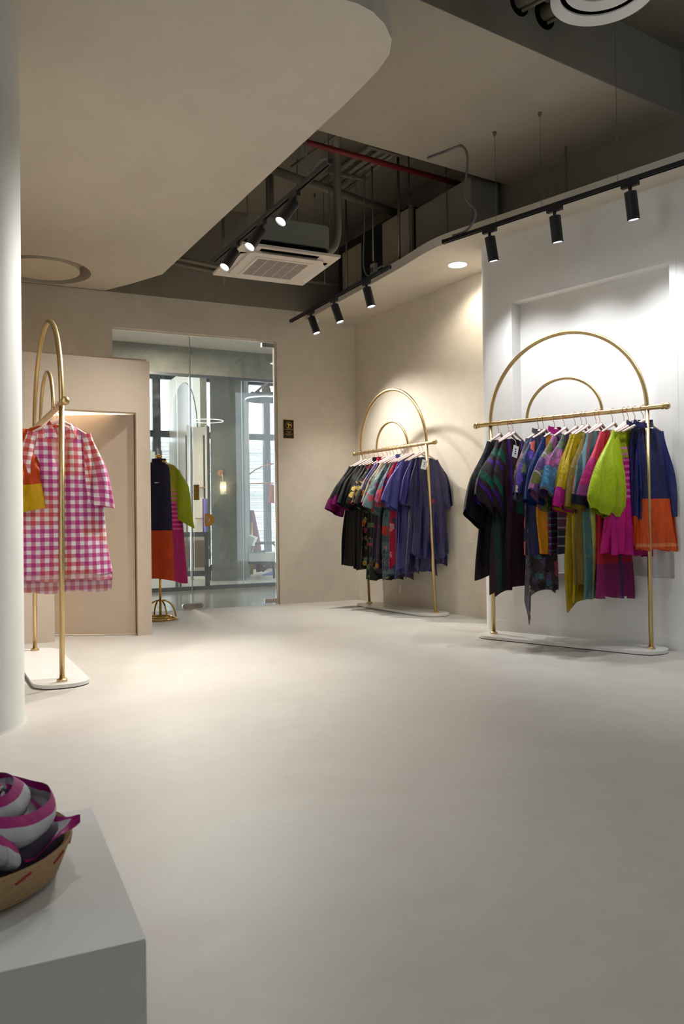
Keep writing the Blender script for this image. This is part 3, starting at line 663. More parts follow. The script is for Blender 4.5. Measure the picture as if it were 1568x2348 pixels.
f_mag = F('magenta_silk', C['magenta'], [], .45, seed=16)
f_oliv = F('olive_silk', C['olive'], [], .45, seed=17, dark=.9)
f_tealm = F('teal_silk', C['teal'], [('band', 'u', -.3, -.2, C['coral']), ('band', 'u', .17, .2, srgb(190, 200, 110)), ('blotch', 3, .58, srgb(110, 140, 140), .6)], .45, seed=18, dark=.95)
f_multi = F('multi_stripe_sleeve', srgb(110, 150, 160), [('stripes', 'u', .06, .35, srgb(40, 50, 60), 0, 3, .8), ('stripes', 'u', .09, .2, srgb(210, 120, 110), 0, 3, .8), ('band', 'v', .5, .6, srgb(34, 36, 60))], .5, seed=19)
f_coral = F('coral_magenta_ombre', C['coral'], [('band', 'v', .24, .46, srgb(196, 56, 130)), ('band', 'v', .46, 2, srgb(150, 70, 140)), ('stripes', 'v', .03, .2, srgb(170, 50, 110), .24, .32, .8)], .5, seed=20)
f_sheer = F('red_purple_organza', srgb(196, 52, 70), [('band', 'v', 1.05, 2, srgb(146, 40, 104)), ('band', 'u', -.05, .04, srgb(84, 40, 120))], .5, alpha=.88, seed=21)
f_lime = F('lime_silk', C['lime'], [('blotch', 5, .64, srgb(200, 220, 70), .6)], .42, seed=22)
f_limestr = F('lime_magenta_striped_body', srgb(196, 44, 132), [('band', 'v', 0, .26, srgb(168, 178, 40)), ('stripes', 'v', .045, .42, srgb(232, 130, 190), .17, .56, .85)], .42, seed=23)
f_fuch = F('fuchsia_silk', srgb(204, 30, 124), [('band', 'v', 0, .3, C['lime'])], .42, seed=24)
f_navor = F('navy_orange_block_silk', srgb(36, 38, 92), [('band', 'v', .57, 2, srgb(232, 96, 52)), ('band', 'v', .90, .925, srgb(248, 150, 110))], .4, seed=25, var=.22, silk=.45)
f_navor2 = F('navy_orange_block_tunic', srgb(34, 36, 86), [('band', 'v', .60, 2, srgb(236, 104, 60))], .4, seed=26, var=.22, silk=.45)
f_navsl = F('navy_silk_sleeve', srgb(40, 44, 112), [], .36, seed=27, var=.25, silk=.5)
f_org = F('peach_organza', srgb(240, 176, 152), [], .5, alpha=.6, seed=28)

def hp1(i): return rail_px(R1, *[(1143, 970), (1166, 968), (1176, 967), (1234, 961), (1246, 960), (1271, 957), (1293, 955), (1318, 952), (1333, 950), (1344, 949), (1366, 947), (1375, 946), (1404, 943), (1430, 940), (1440, 939), (1455, 937), (1474, 935)][i])
def add1(i, name, label, cat, mats, hl, **k): garment(name, label, cat, G1, R1, hp1(i), mats, hanger_label='blush hanger on the right rack holding the ' + hl, seed=40 + i, **k)
KS = dict(len=.62, out=.16, w0=.10, w1=.15, thk=.035)
add1(0, 'kaftan', 'plain black silk kaftan, leftmost on the right rack', 'kaftan', [f_black], 'leftmost black kaftan', L=1.05, hw=.36, hem='asym', sleeve=dict(len=.66, out=.20, w0=.11, w1=.17, thk=.03, slant=-.05), yaw=-2)
add1(1, 'kaftan', 'plum kaftan with green and purple striped sleeves, second from left on right rack', 'kaftan', [f_strp_b, f_strp], 'second striped plum kaftan', L=1.27, hw=.27, hem='points', sleeve=dict(len=.55, out=.17, w0=.11, w1=.17, thk=.03, slant=-.06), yaw=-4)
add1(2, 'kaftan', 'maroon kaftan with white price tag and bottle-green panel', 'kaftan', [f_plum, f_strp], 'maroon kaftan with the price tag', L=1.27, hw=.27, hem='points', neck=(.16, .075), sleeve=dict(len=.56, out=.14, w0=.11, w1=.17, thk=.035, slant=-.06), yaw=-12, tagged=(.05, .15), xs=.8)
add1(3, 'scarf_tunic', 'grey floral chiffon tunic with the longest pointed hem', 'tunic', [f_gfl], 'grey floral chiffon tunic', L=1.28, hw=.24, hem='tails', sleeve=dict(len=.5, out=.06, w0=.09, w1=.11), yaw=-6, collar=(f_gfl, .03))
add1(4, 'tunic', 'navy floral tunic with turned-up cuffs and tulip hem', 'tunic', [f_tulip, f_nfl], 'navy floral tunic', L=.98, hw=.25, sleeve=dict(len=.46, out=.10, w0=.10, w1=.13, thk=.045), cuff=(f_nfl, .14), yaw=-6)
add1(5, 'tunic', 'amber tunic with deep blue sleeves and magenta collar', 'tunic', [f_amber, f_blue], 'amber and blue tunic', L=.97, hw=.25, sleeve=dict(len=.52, out=.12, w0=.10, w1=.12, thk=.04), yaw=-6, collar=(f_mag, .035))
add1(6, 'tunic', 'violet patchwork tunic over a magenta plaid hem', 'tunic', [f_plaidm, f_vio], 'violet patchwork tunic', L=.97, hw=.25, sleeve=dict(len=.50, out=.17, w0=.11, w1=.14, thk=.045, slant=-.04), yaw=-6)
add1(7, 'tunic', 'pink and sky-blue patchwork tunic with painted cuffs', 'tunic', [f_pbody, f_pblue], 'pink and blue patchwork tunic', L=.98, hw=.26, sleeve=dict(len=.50, out=.15, w0=.11, w1=.14, thk=.05, slant=-.04), yaw=-8)
add1(8, 'kaftan', 'mustard silk kaftan with magenta cuff, left of its pair', 'kaftan', [f_must2, f_must], 'left mustard kaftan', L=1.32, hw=.24, hem='points', sleeve=dict(len=.57, out=.13, w0=.09, w1=.13, thk=.04), cuff=(f_mag, .24), yaw=-4)
add1(9, 'kaftan', 'mustard silk kaftan with longer pointed hem, right of its pair', 'kaftan', [f_must, f_must], 'right mustard kaftan', L=1.30, hw=.25, hem='points', sleeve=dict(len=.56, out=.10, w0=.10, w1=.13, thk=.045), cuff=(f_mag, .20), yaw=-8)
add1(10, 'kaftan', 'olive-brown silk kaftan with straight long skirt', 'kaftan', [f_oliv], 'olive-brown kaftan', L=1.20, hw=.28, sleeve=dict(len=.58, out=.11, w0=.10, w1=.13, thk=.045), yaw=-8)
add1(11, 'kaftan', 'long teal silk kaftan with striped sleeves and coral edge', 'kaftan', [f_tealm, f_multi], 'long teal kaftan', L=1.31, hw=.27, sleeve=dict(len=.55, out=.10, w0=.08, w1=.11, thk=.035), yaw=-8)
add1(12, 'dress', 'sheer red and purple dress with coral to magenta sleeves', 'dress', [f_sheer, f_coral], 'sheer red dress', L=1.31, hw=.30, sleeve=dict(len=.5, out=.16, w0=.08, w1=.10, thk=.03), yaw=-8)
add1(13, 'kaftan', 'lime-sleeved fuchsia kaftan hanging behind another lime one', 'kaftan', [f_fuch, f_lime], 'rear lime-sleeved kaftan', L=.98, hw=.33, th=.04, sleeve=dict(len=.60, out=.20, w0=.11, w1=.15, thk=.045, puff=.025, gather=True), yaw=-6, xs=1.0, amp=.03)
add1(14, 'kaftan', 'lime kaftan with pink striped body, front of the lime pair', 'kaftan', [f_limestr, f_lime], 'front lime striped kaftan', L=.99, hw=.31, th=.04, neck=(.2, .08), sleeve=dict(len=.63, out=.05, w0=.12, w1=.15, thk=.045, puff=.025, gather=True), yaw=-12, xs=.9, amp=.03)
add1(15, 'dress', 'navy dress with orange hem, second from the right end', 'dress', [f_navor2, f_navsl], 'second navy and orange dress', L=.93, hw=.31, sleeve=dict(len=.62, out=.05, w0=.08, w1=.09, thk=.03), yaw=-22, collar=(f_navor2, .022), xs=.25)
add1(16, 'dress', 'glossy navy dress with orange organza hem at right end', 'dress', [f_navor, f_navsl], 'rightmost navy and orange dress', L=.95, hw=.36, th=.045, sleeve=dict(len=.64, out=.09, w0=.08, w1=.09, thk=.035, outb=.04), yaw=-34, collar=(f_navor, .022), amp=.024, xs=.28)

# ---- middle rack
BKF = [srgb(230, 110, 60), srgb(120, 136, 90), srgb(200, 80, 110), srgb(226, 196, 110), srgb(90, 104, 90)]
f_blk2 = F('black_satin', srgb(20, 20, 21), [], .45, seed=31); f_blk3 = F('black_crepe', srgb(26, 26, 27), [], .6, seed=32)
f_mcuff = F('plum_satin_cuff', srgb(120, 26, 92), [], .45, seed=33)
f_bf1 = F('black_marigold_print', srgb(22, 22, 20), [('floral', 8, .2, [srgb(206, 110, 40), srgb(22, 22, 20), srgb(160, 70, 40), srgb(22, 22, 20)], 0, 3)], .5, seed=34)
f_bf2 = F('black_meadow_print', srgb(24, 24, 22), [('floral', 15, .42, BKF + [srgb(24, 24, 22)], 0, 3)], .5, seed=35)
f_bf3 = F('bottle_black_meadow_print', srgb(24, 34, 30), [('floral', 13, .40, BKF + [srgb(24, 34, 30)] * 2, 0, 3)], .5, seed=36)
f_lav = F('lavender_black_painted', srgb(118, 116, 180), [('band', 'v', .2, .36, srgb(150, 148, 150)), ('band', 'v', .36, 2, srgb(34, 34, 34)), ('floral', 12, .3, [srgb(196, 150, 90), srgb(60, 60, 60), srgb(150, 90, 110)], .15, .5)], .5, seed=37)
f_dkp = F('dusky_purple_print', srgb(74, 58, 84), [('floral', 10, .3, [srgb(160, 60, 90), srgb(74, 58, 84), srgb(200, 130, 60), srgb(60, 50, 60)], 0, 3)], .5, seed=38)
f_crm = F('cream_floral_sleeve', srgb(206, 200, 176), [('blotch', 9, .52, srgb(120, 150, 140), .8), ('floral', 8, .34, [srgb(200, 70, 80), srgb(150, 150, 160)], .2, 3)], .5, seed=39)
f_tfl = F('teal_rose_print', srgb(120, 150, 156), [('blotch', 8, .55, srgb(60, 92, 98), .8), ('floral', 9, .44, [srgb(236, 116, 136), srgb(206, 84, 60), srgb(88, 112, 116), srgb(180, 90, 150)], 0, 3)], .5, seed=40)
f_tfl2 = F('slate_peony_print', srgb(98, 122, 130), [('blotch', 7, .55, srgb(50, 70, 76), .8), ('floral', 8, .44, [srgb(240, 126, 160), srgb(216, 80, 70), srgb(74, 92, 98), srgb(210, 130, 60)], 0, 3)], .5, seed=41)
f_red = F('crimson_print', srgb(176, 36, 66), [('floral', 9, .34, [srgb(60, 40, 80), srgb(220, 150, 150), srgb(60, 50, 110)], 0, 3)], .5, seed=42)
f_per = F('periwinkle_satin', srgb(84, 84, 158), [], .32, seed=43, var=.2, silk=.55); f_per2 = F('blue_violet_satin', srgb(66, 62, 128), [], .32, seed=44, var=.22, silk=.55)
f_nv = F('midnight_satin', srgb(38, 32, 92), [], .24, seed=45, var=.3, silk=.6, dark=.5)
f_nvr = F('midnight_rose_embroidered', srgb(42, 38, 98), [('floral', 6.0, .34, [srgb(190, 50, 100), srgb(42, 38, 98), srgb(150, 130, 150), srgb(42, 38, 98)], .16, .52)], .24, seed=47, var=.3, silk=.6, dark=.55)
def zx(a, b): return (740 + a * .2168, 860 + b * .2168)
hk2 = [zx(405, 838), zx(450, 832), zx(495, 824), zx(545, 815), zx(590, 808), zx(635, 800), zx(680, 793), zx(715, 788), zx(750, 783), zx(790, 777), zx(835, 769), zx(872, 762), zx(905, 757), zx(945, 750), zx(1020, 738), zx(1058, 731)]
def add2(i, name, label, cat, mats, hl, **k):
    k.setdefault('sleeve', dict(len=.46, out=.15, w0=.085, w1=.11, thk=.03)); k.setdefault('hw', .27); k.setdefault('L', 1.22); k.setdefault('yaw', random.Random(i).uniform(-8, 3))
    garment(name, label, cat, G2, R2, rail_px(R2, *hk2[i]), mats, hanger_label='blush hanger on the middle rack holding the ' + hl, seed=70 + i, **k)
add2(0, 'tunic', 'black tunic with plum satin cuffs, leftmost on the middle rack', 'tunic', [f_blk2], 'leftmost plum-cuffed black tunic', cuff=(f_mcuff, .22), sleeve=dict(len=.52, out=.2, w0=.085, w1=.12, thk=.03), hw=.30)
add2(1, 'tunic', 'plain black satin tunic, second from left on middle rack', 'tunic', [f_blk2], 'second black tunic', cuff=(f_mcuff, .2), hw=.29)
add2(2, 'tunic', 'plain black crepe tunic, third from left on middle rack', 'tunic', [f_blk3], 'third black tunic', L=1.24, sleeve=dict(len=.46, out=.17, w0=.10, w1=.12, thk=.04))
add2(3, 'tunic', 'black tunic with sparse orange marigolds on the sleeve', 'tunic', [f_blk3, f_bf1], 'marigold black tunic', L=1.25, xs=.95)
add2(4, 'tunic', 'black tunic with dense small meadow flowers, left of two', 'tunic', [f_bf2], 'meadow-print black tunic', L=1.20, hem='points', collar=(f_blk2, .03), xs=.95)
add2(5, 'tunic', 'bottle-black flowered tunic with the longest square hem on middle rack', 'tunic', [f_bf3, f_bf2], 'bottle-black flowered tunic', L=1.36, hw=.24, collar=(f_red, .028), xs=.95)
add2(6, 'tunic', 'lavender and black painted tunic among the florals', 'tunic', [f_bf3, f_lav], 'lavender and black painted tunic', L=1.32, sleeve=dict(len=.48, out=.18, w0=.09, w1=.13, thk=.035), xs=.95)
add2(7, 'tunic', 'dusky purple printed tunic beside the lavender one', 'tunic', [f_dkp], 'dusky purple tunic', L=1.30, hem='points', xs=.95)
add2(8, 'tunic', 'cream-sleeved floral tunic with blush print', 'tunic', [f_dkp, f_crm], 'cream-sleeved floral tunic', L=1.20, xs=.95)
add2(9, 'tunic', 'teal tunic with coral roses on wide sleeves', 'tunic', [f_tfl2, f_tfl], 'teal rose tunic', L=1.28, sleeve=dict(len=.52, out=.22, w0=.10, w1=.14, thk=.045), hem='points', xs=0.85)
add2(10, 'tunic', 'slate tunic with large pink peonies down the front', 'tunic', [f_tfl2], 'slate peony tunic', L=1.26, hw=.29, collar=(f_per, .028), xs=0.8)
add2(11, 'tunic', 'crimson printed tunic wedged between slate and blue satin', 'tunic', [f_red], 'crimson printed tunic', L=1.22, xs=0.8)
add2(12, 'tunic', 'blue-violet satin tunic with tied cuff', 'tunic', [f_per2, f_per], 'blue-violet satin tunic', L=1.24, sleeve=dict(len=.5, out=.14, w0=.09, w1=.10, thk=.04, gather=True), hem='points', amp=.028, xs=0.75)
add2(13, 'tunic', 'bright periwinkle satin tunic with wide sleeves', 'tunic', [f_per2, f_per], 'periwinkle satin tunic', L=1.22, sleeve=dict(len=.47, out=.2, w0=.11, w1=.14, thk=.045), amp=.03, hem='points', xs=0.75)
add2(14, 'dress', 'midnight blue satin dress second from the right on middle rack', 'dress', [f_nv, f_per2], 'midnight satin dress', L=1.20, hw=.33, amp=.034, waves=4.0, th=.04, yaw=-5, hem='points', xs=0.6)
add2(15, 'dress', 'midnight blue dress with embroidered roses and white tag, right end of middle rack', 'dress', [f_nvr, f_nv], 'embroidered midnight dress', L=1.10, hw=.33, amp=.034, waves=4.0, th=.045, yaw=-8, sleeve=dict(len=.50, out=.13, w0=.09, w1=.10, thk=.035), tagged=(.03, .12), hem='curve', xs=0.5)

# ---- left rack
f_plaid = F('pink_watercolour_check', C['white'], [('plaid', .052, .50, srgb(214, 84, 172), srgb(232, 120, 122), .80)], .6, seed=51, dark=.9, bump=.2, var=.06, sheen=.1)
f_plaidin = F('pink_check_inside', srgb(236, 214, 216), [('plaid', .052, .52, srgb(226, 150, 190), srgb(232, 170, 160), .7)], .7, seed=51, dark=.85, bump=.1, var=.05)
f_or3 = F('tangerine_silk', srgb(214, 82, 34), [], .5, seed=52); f_yel = F('yellow_silk', srgb(226, 178, 56), [], .5, seed=53)
f_pch = F('pink_print_silk', srgb(206, 90, 140), [('floral', 9, .35, [srgb(226, 150, 80), srgb(180, 60, 120)], 0, 3)], .5, seed=54)
def pt3(s): return R3[0] + R3[2] * s
garment('shirt', 'orange silk shirt with yellow cuffs behind the checked shirt', 'shirt', G3, R3, pt3(1.19), [f_or3], L=.88, sw=.185, hw=.2, xs=1.3, hanger_label='blush hanger on the left rack holding the orange shirt', seed=91, sleeve=dict(len=.52, out=-.03, w0=.08, w1=.085, thk=.03, fwd=.20, outb=-.12, fwdb=-.02, slant=.03), cuff=(f_yel, .30), yaw=-6, hz=.03)
sh = garment('shirt', 'pink and white checked shirt with open collar at front of left rack', 'shirt', G3, R3, pt3(1.30), [f_plaid], L=.98, sw=.205, hw=.325, th=.05, neck=(.17, .062), hem='highlow', hanger_label='blush hanger on the left rack holding the checked shirt', seed=92, waves=1.4, amp=.016, sleeve=dict(len=.46, out=.035, w0=.075, w1=.085, thk=.035, fwd=.015, slant=.03), yaw=2)
obj('lining', body_geo(1.02, .185, .32, .04, .05, .062, 'highlow', 92, 1.4, .016), f_plaidin, sh, True, True)
for sd in (1, -1):   # collar leaves
    V = [(sd * .062, .012, -.098), (sd * .058, .05, -.122), (sd * .020, .062, -.215), (sd * .095, .060, -.215), (sd * .105, .034, -.150)]
    obj('collar_leaf', (V + [(v[0], v[1] + .004, v[2] + .002) for v in V], [(0, 1, 2, 3, 4), (9, 8, 7, 6, 5)] + [(i, (i + 1) % 5, 5 + (i + 1) % 5, 5 + i) for i in range(5)], [(v[0], -v[2]) for v in V] * 2), f_plaid, sh, False, True)
obj('neck_label', box((.0, -.035, -.165), (.05, .003, .035)), M['tagpaper'], sh, False, True)

# ------------------------------------------------------------------ mannequin with dress
mp0 = Vector(gp(368, 1421)); mp0.z = 0
mq = thing('mannequin', 'dressmaker mannequin on a gold stand by the glass door', 'mannequin', mp0)
for r, z in ((.17, .012), (.12, .03)):
    obj('base_ring', tube([mp0 + Vector((r * math.cos(a), r * math.sin(a), z)) for a in [i * math.pi / 20 for i in range(40)]], .010, 8, True), M['gold'], mq, True)
for k in range(4):
    a = math.radians(35 + 90 * k); d = Vector((math.cos(a), math.sin(a), 0))
    obj('stand_leg', tube([mp0 + d * (.02 + .15 * math.sin(q)) + EZ * (.012 + .19 * math.cos(q)) for q in [i * math.pi / 20 for i in range(11)]], .009, 10), M['gold'], mq, True)
obj('pole', tube([mp0 + EZ * .03, mp0 + EZ * .8], .0125, 14), M['gold'], mq, True)
ms = lambda y: 1.0 + (1200.5 - y) * mp0.y / FPX
tor = obj('torso', lathe([(.10, .72), (.155, .80), (.15, .95), (.125, 1.12), (.15, 1.32), (.165, 1.42), (.12, 1.50), (.055, 1.54), (.05, ms(1064))], mp0, 28), M['cushion'], mq, True)
nc = obj('neck_cap', lathe([(.062, 0), (.068, .015), (.05, .04), (.025, .055), (.022, .065), (.034, .08), (.03, .098), (.01, .106)], (mp0.x, mp0.y, ms(1064) - .005), 24), M['gold'], mq, True)
obj('arm_cap', lathe([(.022, 0), (.03, .01), (.03, .05)], (mp0.x + .03, mp0.y - .02, ms(1064) + .02), 16, (1, -.2, 0)), M['gold'], nc, True)
f_mb = F('navy_orange_panel', srgb(26, 20, 58), [('band', 'v', .70, 3, srgb(206, 74, 28))], .55, seed=61)
f_ms = F('lime_magenta_panel', srgb(176, 20, 104), [('band', 'v', 0, .40, srgb(150, 150, 30)), ('stripes', 'v', .045, .45, srgb(226, 110, 170), .28, .70, .8)], .5, seed=62)
f_ml = F('lime_sleeve', srgb(158, 178, 20), [], .45, seed=63)
zt = ms(1062)
def md(a0, a1):
    def fn(i, j):
        th_ = a0 + (a1 - a0) * i; v = j
        rx = .07 + .135 * sm(v / .12) + .075 * max(0, v - .12); ry = .06 + .085 * sm(v / .12) + .11 * v
        if v > .12: f = .016 * v * math.sin(6 * th_ + 1.0)
        else: f = 0
        z = zt + .015 - 1.20 * v - .05 * sm((.12 - v) / .12) * 0 - .07 * v * max(0, math.cos(th_)) ** 2
        if v < .12: z = zt + .015 - (.075 * (v / .12) ** 1.6) - .06 * (v / .12) ** 6
        p = Vector((rx * math.cos(th_), ry * math.sin(th_), 0)); l_ = p.length; p = p * (1 + f / l_); 
        return (mp0.x + p.x, mp0.y + p.y, z), (th_ * .2, (zt - z) + .0)
    return fn
dm = thing('dress', 'navy, orange, lime and magenta panelled dress on the gold-footed mannequin', 'dress', mp0 + EZ * .4)
b0 = math.radians(-47)
obj('centre_panel', grid(md(math.radians(-225), b0), 48, 40), f_mb, dm, True)
obj('side_panel', grid(md(b0, math.radians(135)), 32, 40), f_ms, dm, True)
def msl(sd):
    def fn(i, j):
        ph = 2 * math.pi * i; t = j; w = .035 + .05 * sm(t / .3) + .02 * t; tk = .03 + .03 * t
        c = Vector((mp0.x + sd * (.185 + .09 * t), mp0.y - .02, zt - .075 - .55 * t))
        return (c.x + w * math.cos(ph) + .01 * math.sin(5 * t), c.y + tk * math.sin(ph) + .008 * math.sin(3 * ph + 6 * t), c.z + .06 * math.cos(ph) * sd * -t), (w * math.cos(ph), t * .55)
    return grid(fn, 28, 20, True)
obj('sleeve', msl(1), f_ml, dm, True); obj('sleeve', msl(-1), f_ml, dm, True)
obj('collar', grid(lambda i, j: ((mp0.x + .075 * math.cos(6.2832 * i), mp0.y + .065 * math.sin(6.2832 * i), zt + .045 - .05 * j), (i * .4, .05 * j)), 32, 3, True), f_mb, dm, True)

# ------------------------------------------------------------------ plinth, basket, scarf
PZ = .30; pc = Vector(atz(337, 2153, PZ)); pf = Vector(atz(207, 1852, PZ)); pl_ = (pf - pc).length
e1 = EY; e2 = -EX
plv = [pc, pc + e1 * pl_, pc + e1 * pl_ + e2 * .9, pc + e2 * .9]
def rpoly(P, r=.008):
    out = []
    for i in range(len(P)):
        a, b, c = Vector(P[i - 1]), Vector(P[i]), Vector(P[(i + 1) % len(P)])
        out += [b + (a - b).normalized() * r, b * .6 + (b + (a - b).normalized() * r) * .2 + (b + (c - b).normalized() * r) * .2, b + (c - b).normalized() * r]
    return [(p_.x, p_.y) for p_ in out]
pr = thing('display_plinth', 'low off-white display plinth in the foreground corner', 'plinth', (plv[0] + plv[2]) / 2 * 1.0)
pr.location.z = 0; ORIG[pr.name] = Vector((pr.location.x, pr.location.y, 0))
obj('plinth_body', prism(rpoly(plv), 0, PZ - .004), M['plinth'], pr)
obj('plinth_top', prism(rpoly([p_ + ((sum(plv, Vector()) / 4) - p_) * .003 for p_ in plv]), PZ - .004, PZ), M['plinth'], pr)
bc = Vector((-.778, 1.565, PZ))
bk = thing('basket', 'shallow woven jute bowl with red stitches on plinth', 'basket', bc)
smooth_auto(obj('bowl', lathe([(.02, .002), (.19, .002), (.205, .012), (.218, .045), (.230, .075), (.227, .079), (.220, .075), (.208, .045), (.192, .016), (.02, .012)], bc, 64), M['basket'], bk), 60)
for k in range(14):
    a = math.radians(-110 + 25 * k); rr = lambda z: .2195 + .40 * (z - .045)
    obj('stitch', tube([bc + Vector((rr(.055 + .008 * q) * math.cos(a + .09 * q), rr(.055 + .008 * q) * math.sin(a + .09 * q), .055 + .008 * q)) for q in (0, .5, 1, 1.5)], .0022, 6), M['redthread'], bk)
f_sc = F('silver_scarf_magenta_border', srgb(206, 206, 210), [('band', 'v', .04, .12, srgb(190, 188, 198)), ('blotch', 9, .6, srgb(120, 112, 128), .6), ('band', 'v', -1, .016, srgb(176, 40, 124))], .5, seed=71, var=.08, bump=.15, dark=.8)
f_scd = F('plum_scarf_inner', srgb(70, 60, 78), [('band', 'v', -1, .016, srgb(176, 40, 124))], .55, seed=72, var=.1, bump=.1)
def sheet(pts, r, label_mat, wob=1, seed=0):
    """soft cloth band: centre line pts (x,y,z,half-height,lean), magenta at the upper edge"""
    P = [np.array(p_, float) for p_ in pts]; out = []
    for i in range(len(P) - 1):
        p0, p1, p2, p3 = P[max(i - 1, 0)], P[i], P[i + 1], P[min(i + 2, len(P) - 1)]
        for k in range(10):
            t_ = k / 10; out.append(.5 * ((2 * p1) + (p2 - p0) * t_ + (2 * p0 - 5 * p1 + 4 * p2 - p3) * t_ * t_ + (3 * p1 - p0 - 3 * p2 + p3) * t_ ** 3))
    out.append(P[-1]); nn = len(out) - 1; rs = random.Random(seed); q1 = rs.uniform(0, 6)
    def fn(i, j):
        p = out[int(round(i * nn))]; a = out[max(0, int(round(i * nn)) - 1)]; b = out[min(nn, int(round(i * nn)) + 1)]
        d = (b - a)[:2]; d = d / (np.linalg.norm(d) + 1e-9); nrm = np.array([d[1], -d[0]])
        off = r * math.sin(math.pi * min(1, j * 1.15)) + p[4] * (j - .5) * -2 + .006 * wob * math.sin(9 * i + 5 * j + q1)
        return (bc.x + p[0] + nrm[0] * off, bc.y + p[1] + nrm[1] * off, PZ + p[2] + p[3] * (1 - 2 * j) + .006 * wob * math.sin(14 * i + q1)), (i * .8, j * 2 * p[3])
    return grid(fn, nn, 14)
def ring(ph0, ph1, r0, r1, z, hh, lean, n=9, c=(0, 0)):
    return [(c[0] + (r0 + (r1 - r0) * k / n) * math.cos(ph0 + (ph1 - ph0) * k / n), c[1] + (r0 + (r1 - r0) * k / n) * math.sin(ph0 + (ph1 - ph0) * k / n), z + .010 * math.sin(2.1 * k), hh, lean) for k in range(n + 1)]
sc = thing('scarf', 'crumpled silver-grey scarf with magenta borders in the woven bowl', 'scarf', bc + EZ * .03)
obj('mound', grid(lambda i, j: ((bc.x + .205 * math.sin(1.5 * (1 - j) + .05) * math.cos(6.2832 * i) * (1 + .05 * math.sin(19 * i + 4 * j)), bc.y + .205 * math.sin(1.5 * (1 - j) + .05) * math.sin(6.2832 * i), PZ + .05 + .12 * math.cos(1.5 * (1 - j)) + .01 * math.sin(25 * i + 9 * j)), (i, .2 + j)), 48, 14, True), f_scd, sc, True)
obj('fold', sheet(ring(-2.7, 1.5, .165, .15, .105, .05, .025), .03, 0, 1.8, 1), f_sc, sc, True)
obj('fold', sheet(ring(-3.0, 2.4, .115, .105, .135, .045, .02), .03, 0, 1.8, 2), f_sc, sc, True)
obj('fold', sheet(ring(-2.4, 3.2, .085, .05, .158, .028, .015), .02, 0, 1.6, 3), f_sc, sc, True)
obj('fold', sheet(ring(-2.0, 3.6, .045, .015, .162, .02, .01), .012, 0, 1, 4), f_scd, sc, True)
# front loop that rolls over itself above the rim
obj('loop', sheet([(-.02, -.185, .085, .03, .01), (.03, -.20, .105, .035, .02), (.085, -.185, .125, .04, .025), (.13, -.14, .115, .045, .02), (.165, -.10, .09, .035, .01)], .03, 0, .6, 5), f_sc, sc, True)
obj('loop', sheet([(-.10, -.165, .095, .03, .01), (-.05, -.19, .085, .03, .01), (.0, -.195, .08, .025, .0)], .02, 0, .6, 6), f_sc, sc, True)
def flap(pts, nb, border=.018):
    """four-corner cloth with sag; pts = (base0, tip, base1) triangle-like corner"""
    a, t_, b = [Vector(p_) for p_ in pts]
    def fn(i, j):
        e0 = a.lerp(t_, i) ; e1_ = b.lerp(t_, i); p = e0.lerp(e1_, j); p.z += -.03 * math.sin(math.pi * j) * (1 - i) - .012 * math.sin(math.pi * i) + .008 * math.sin(7 * i + 4 * j)
        wdt = (a - b).length * (1 - i); d = min(j, 1 - j) * wdt; d = min(d, 1.0); return tuple(p), (i * .3, d)
    return grid(fn, 24, 16)
tip = Vector(onv(184, 1876, (-.55, 1.62), (-.4, 1.58)))
obj('corner_flap', flap(((bc.x + .07, bc.y + .10, PZ + .165), (tip.x, tip.y, tip.z), (bc.x + .185, bc.y - .09, PZ + .085)), 1), f_sc, sc, True)

# ------------------------------------------------------------------ ceiling services: tracks and spots
ZK = 3.43
def track(p0, p1, label, wires):
    a, b = Vector(atz(*p0, ZK)), Vector(atz(*p1, ZK)); d = (b - a).normalized(); s_ = EZ.cross(d)
    t = thing('lighting_track', label, 'light track', (a + b) / 2)
    obj('rail', box((a + b) / 2, ((b - a).length, .034, .03), d, s_), M['black'], t)
    obj('conductor_groove', box((a + b) / 2 - EZ * .0155, ((b - a).length * .98, .014, .002), d, s_), M['void'], t)
    for e in (a, b): obj('end_cap', box(e, (.012, .037, .034), d, s_), M['black'], t)
    for w in wires:
        p = a + (b - a) * w[0]
        obj('suspension_wire', tube([p + EZ * .015, Vector((p.x, p.y, w[1]))], .0018, 6), M['wire'], t)
        obj('wire_anchor', lathe([(.008, 0), (.014, .02), (.014, .035)], (p.x, p.y, w[1] - .035), 10), M['wire'], t)
    return a, b, d, s_
T1 = track((1017, 555), (1690, 331.5), 'long black lighting track above the right rack', ((.225, ZB), (.40, ZB), (.66, ZT), (.9, ZT)))
T2 = track((667, 736), (893, 612), 'short black lighting track above the middle rack', ((.05, ZT), (.3, ZT), (.72, ZT)))
T3 = track((490, 598), (757, 370), 'black lighting track beside the left ceiling edge', ((.1, ZT), (.55, ZT), (.80, ZT)))
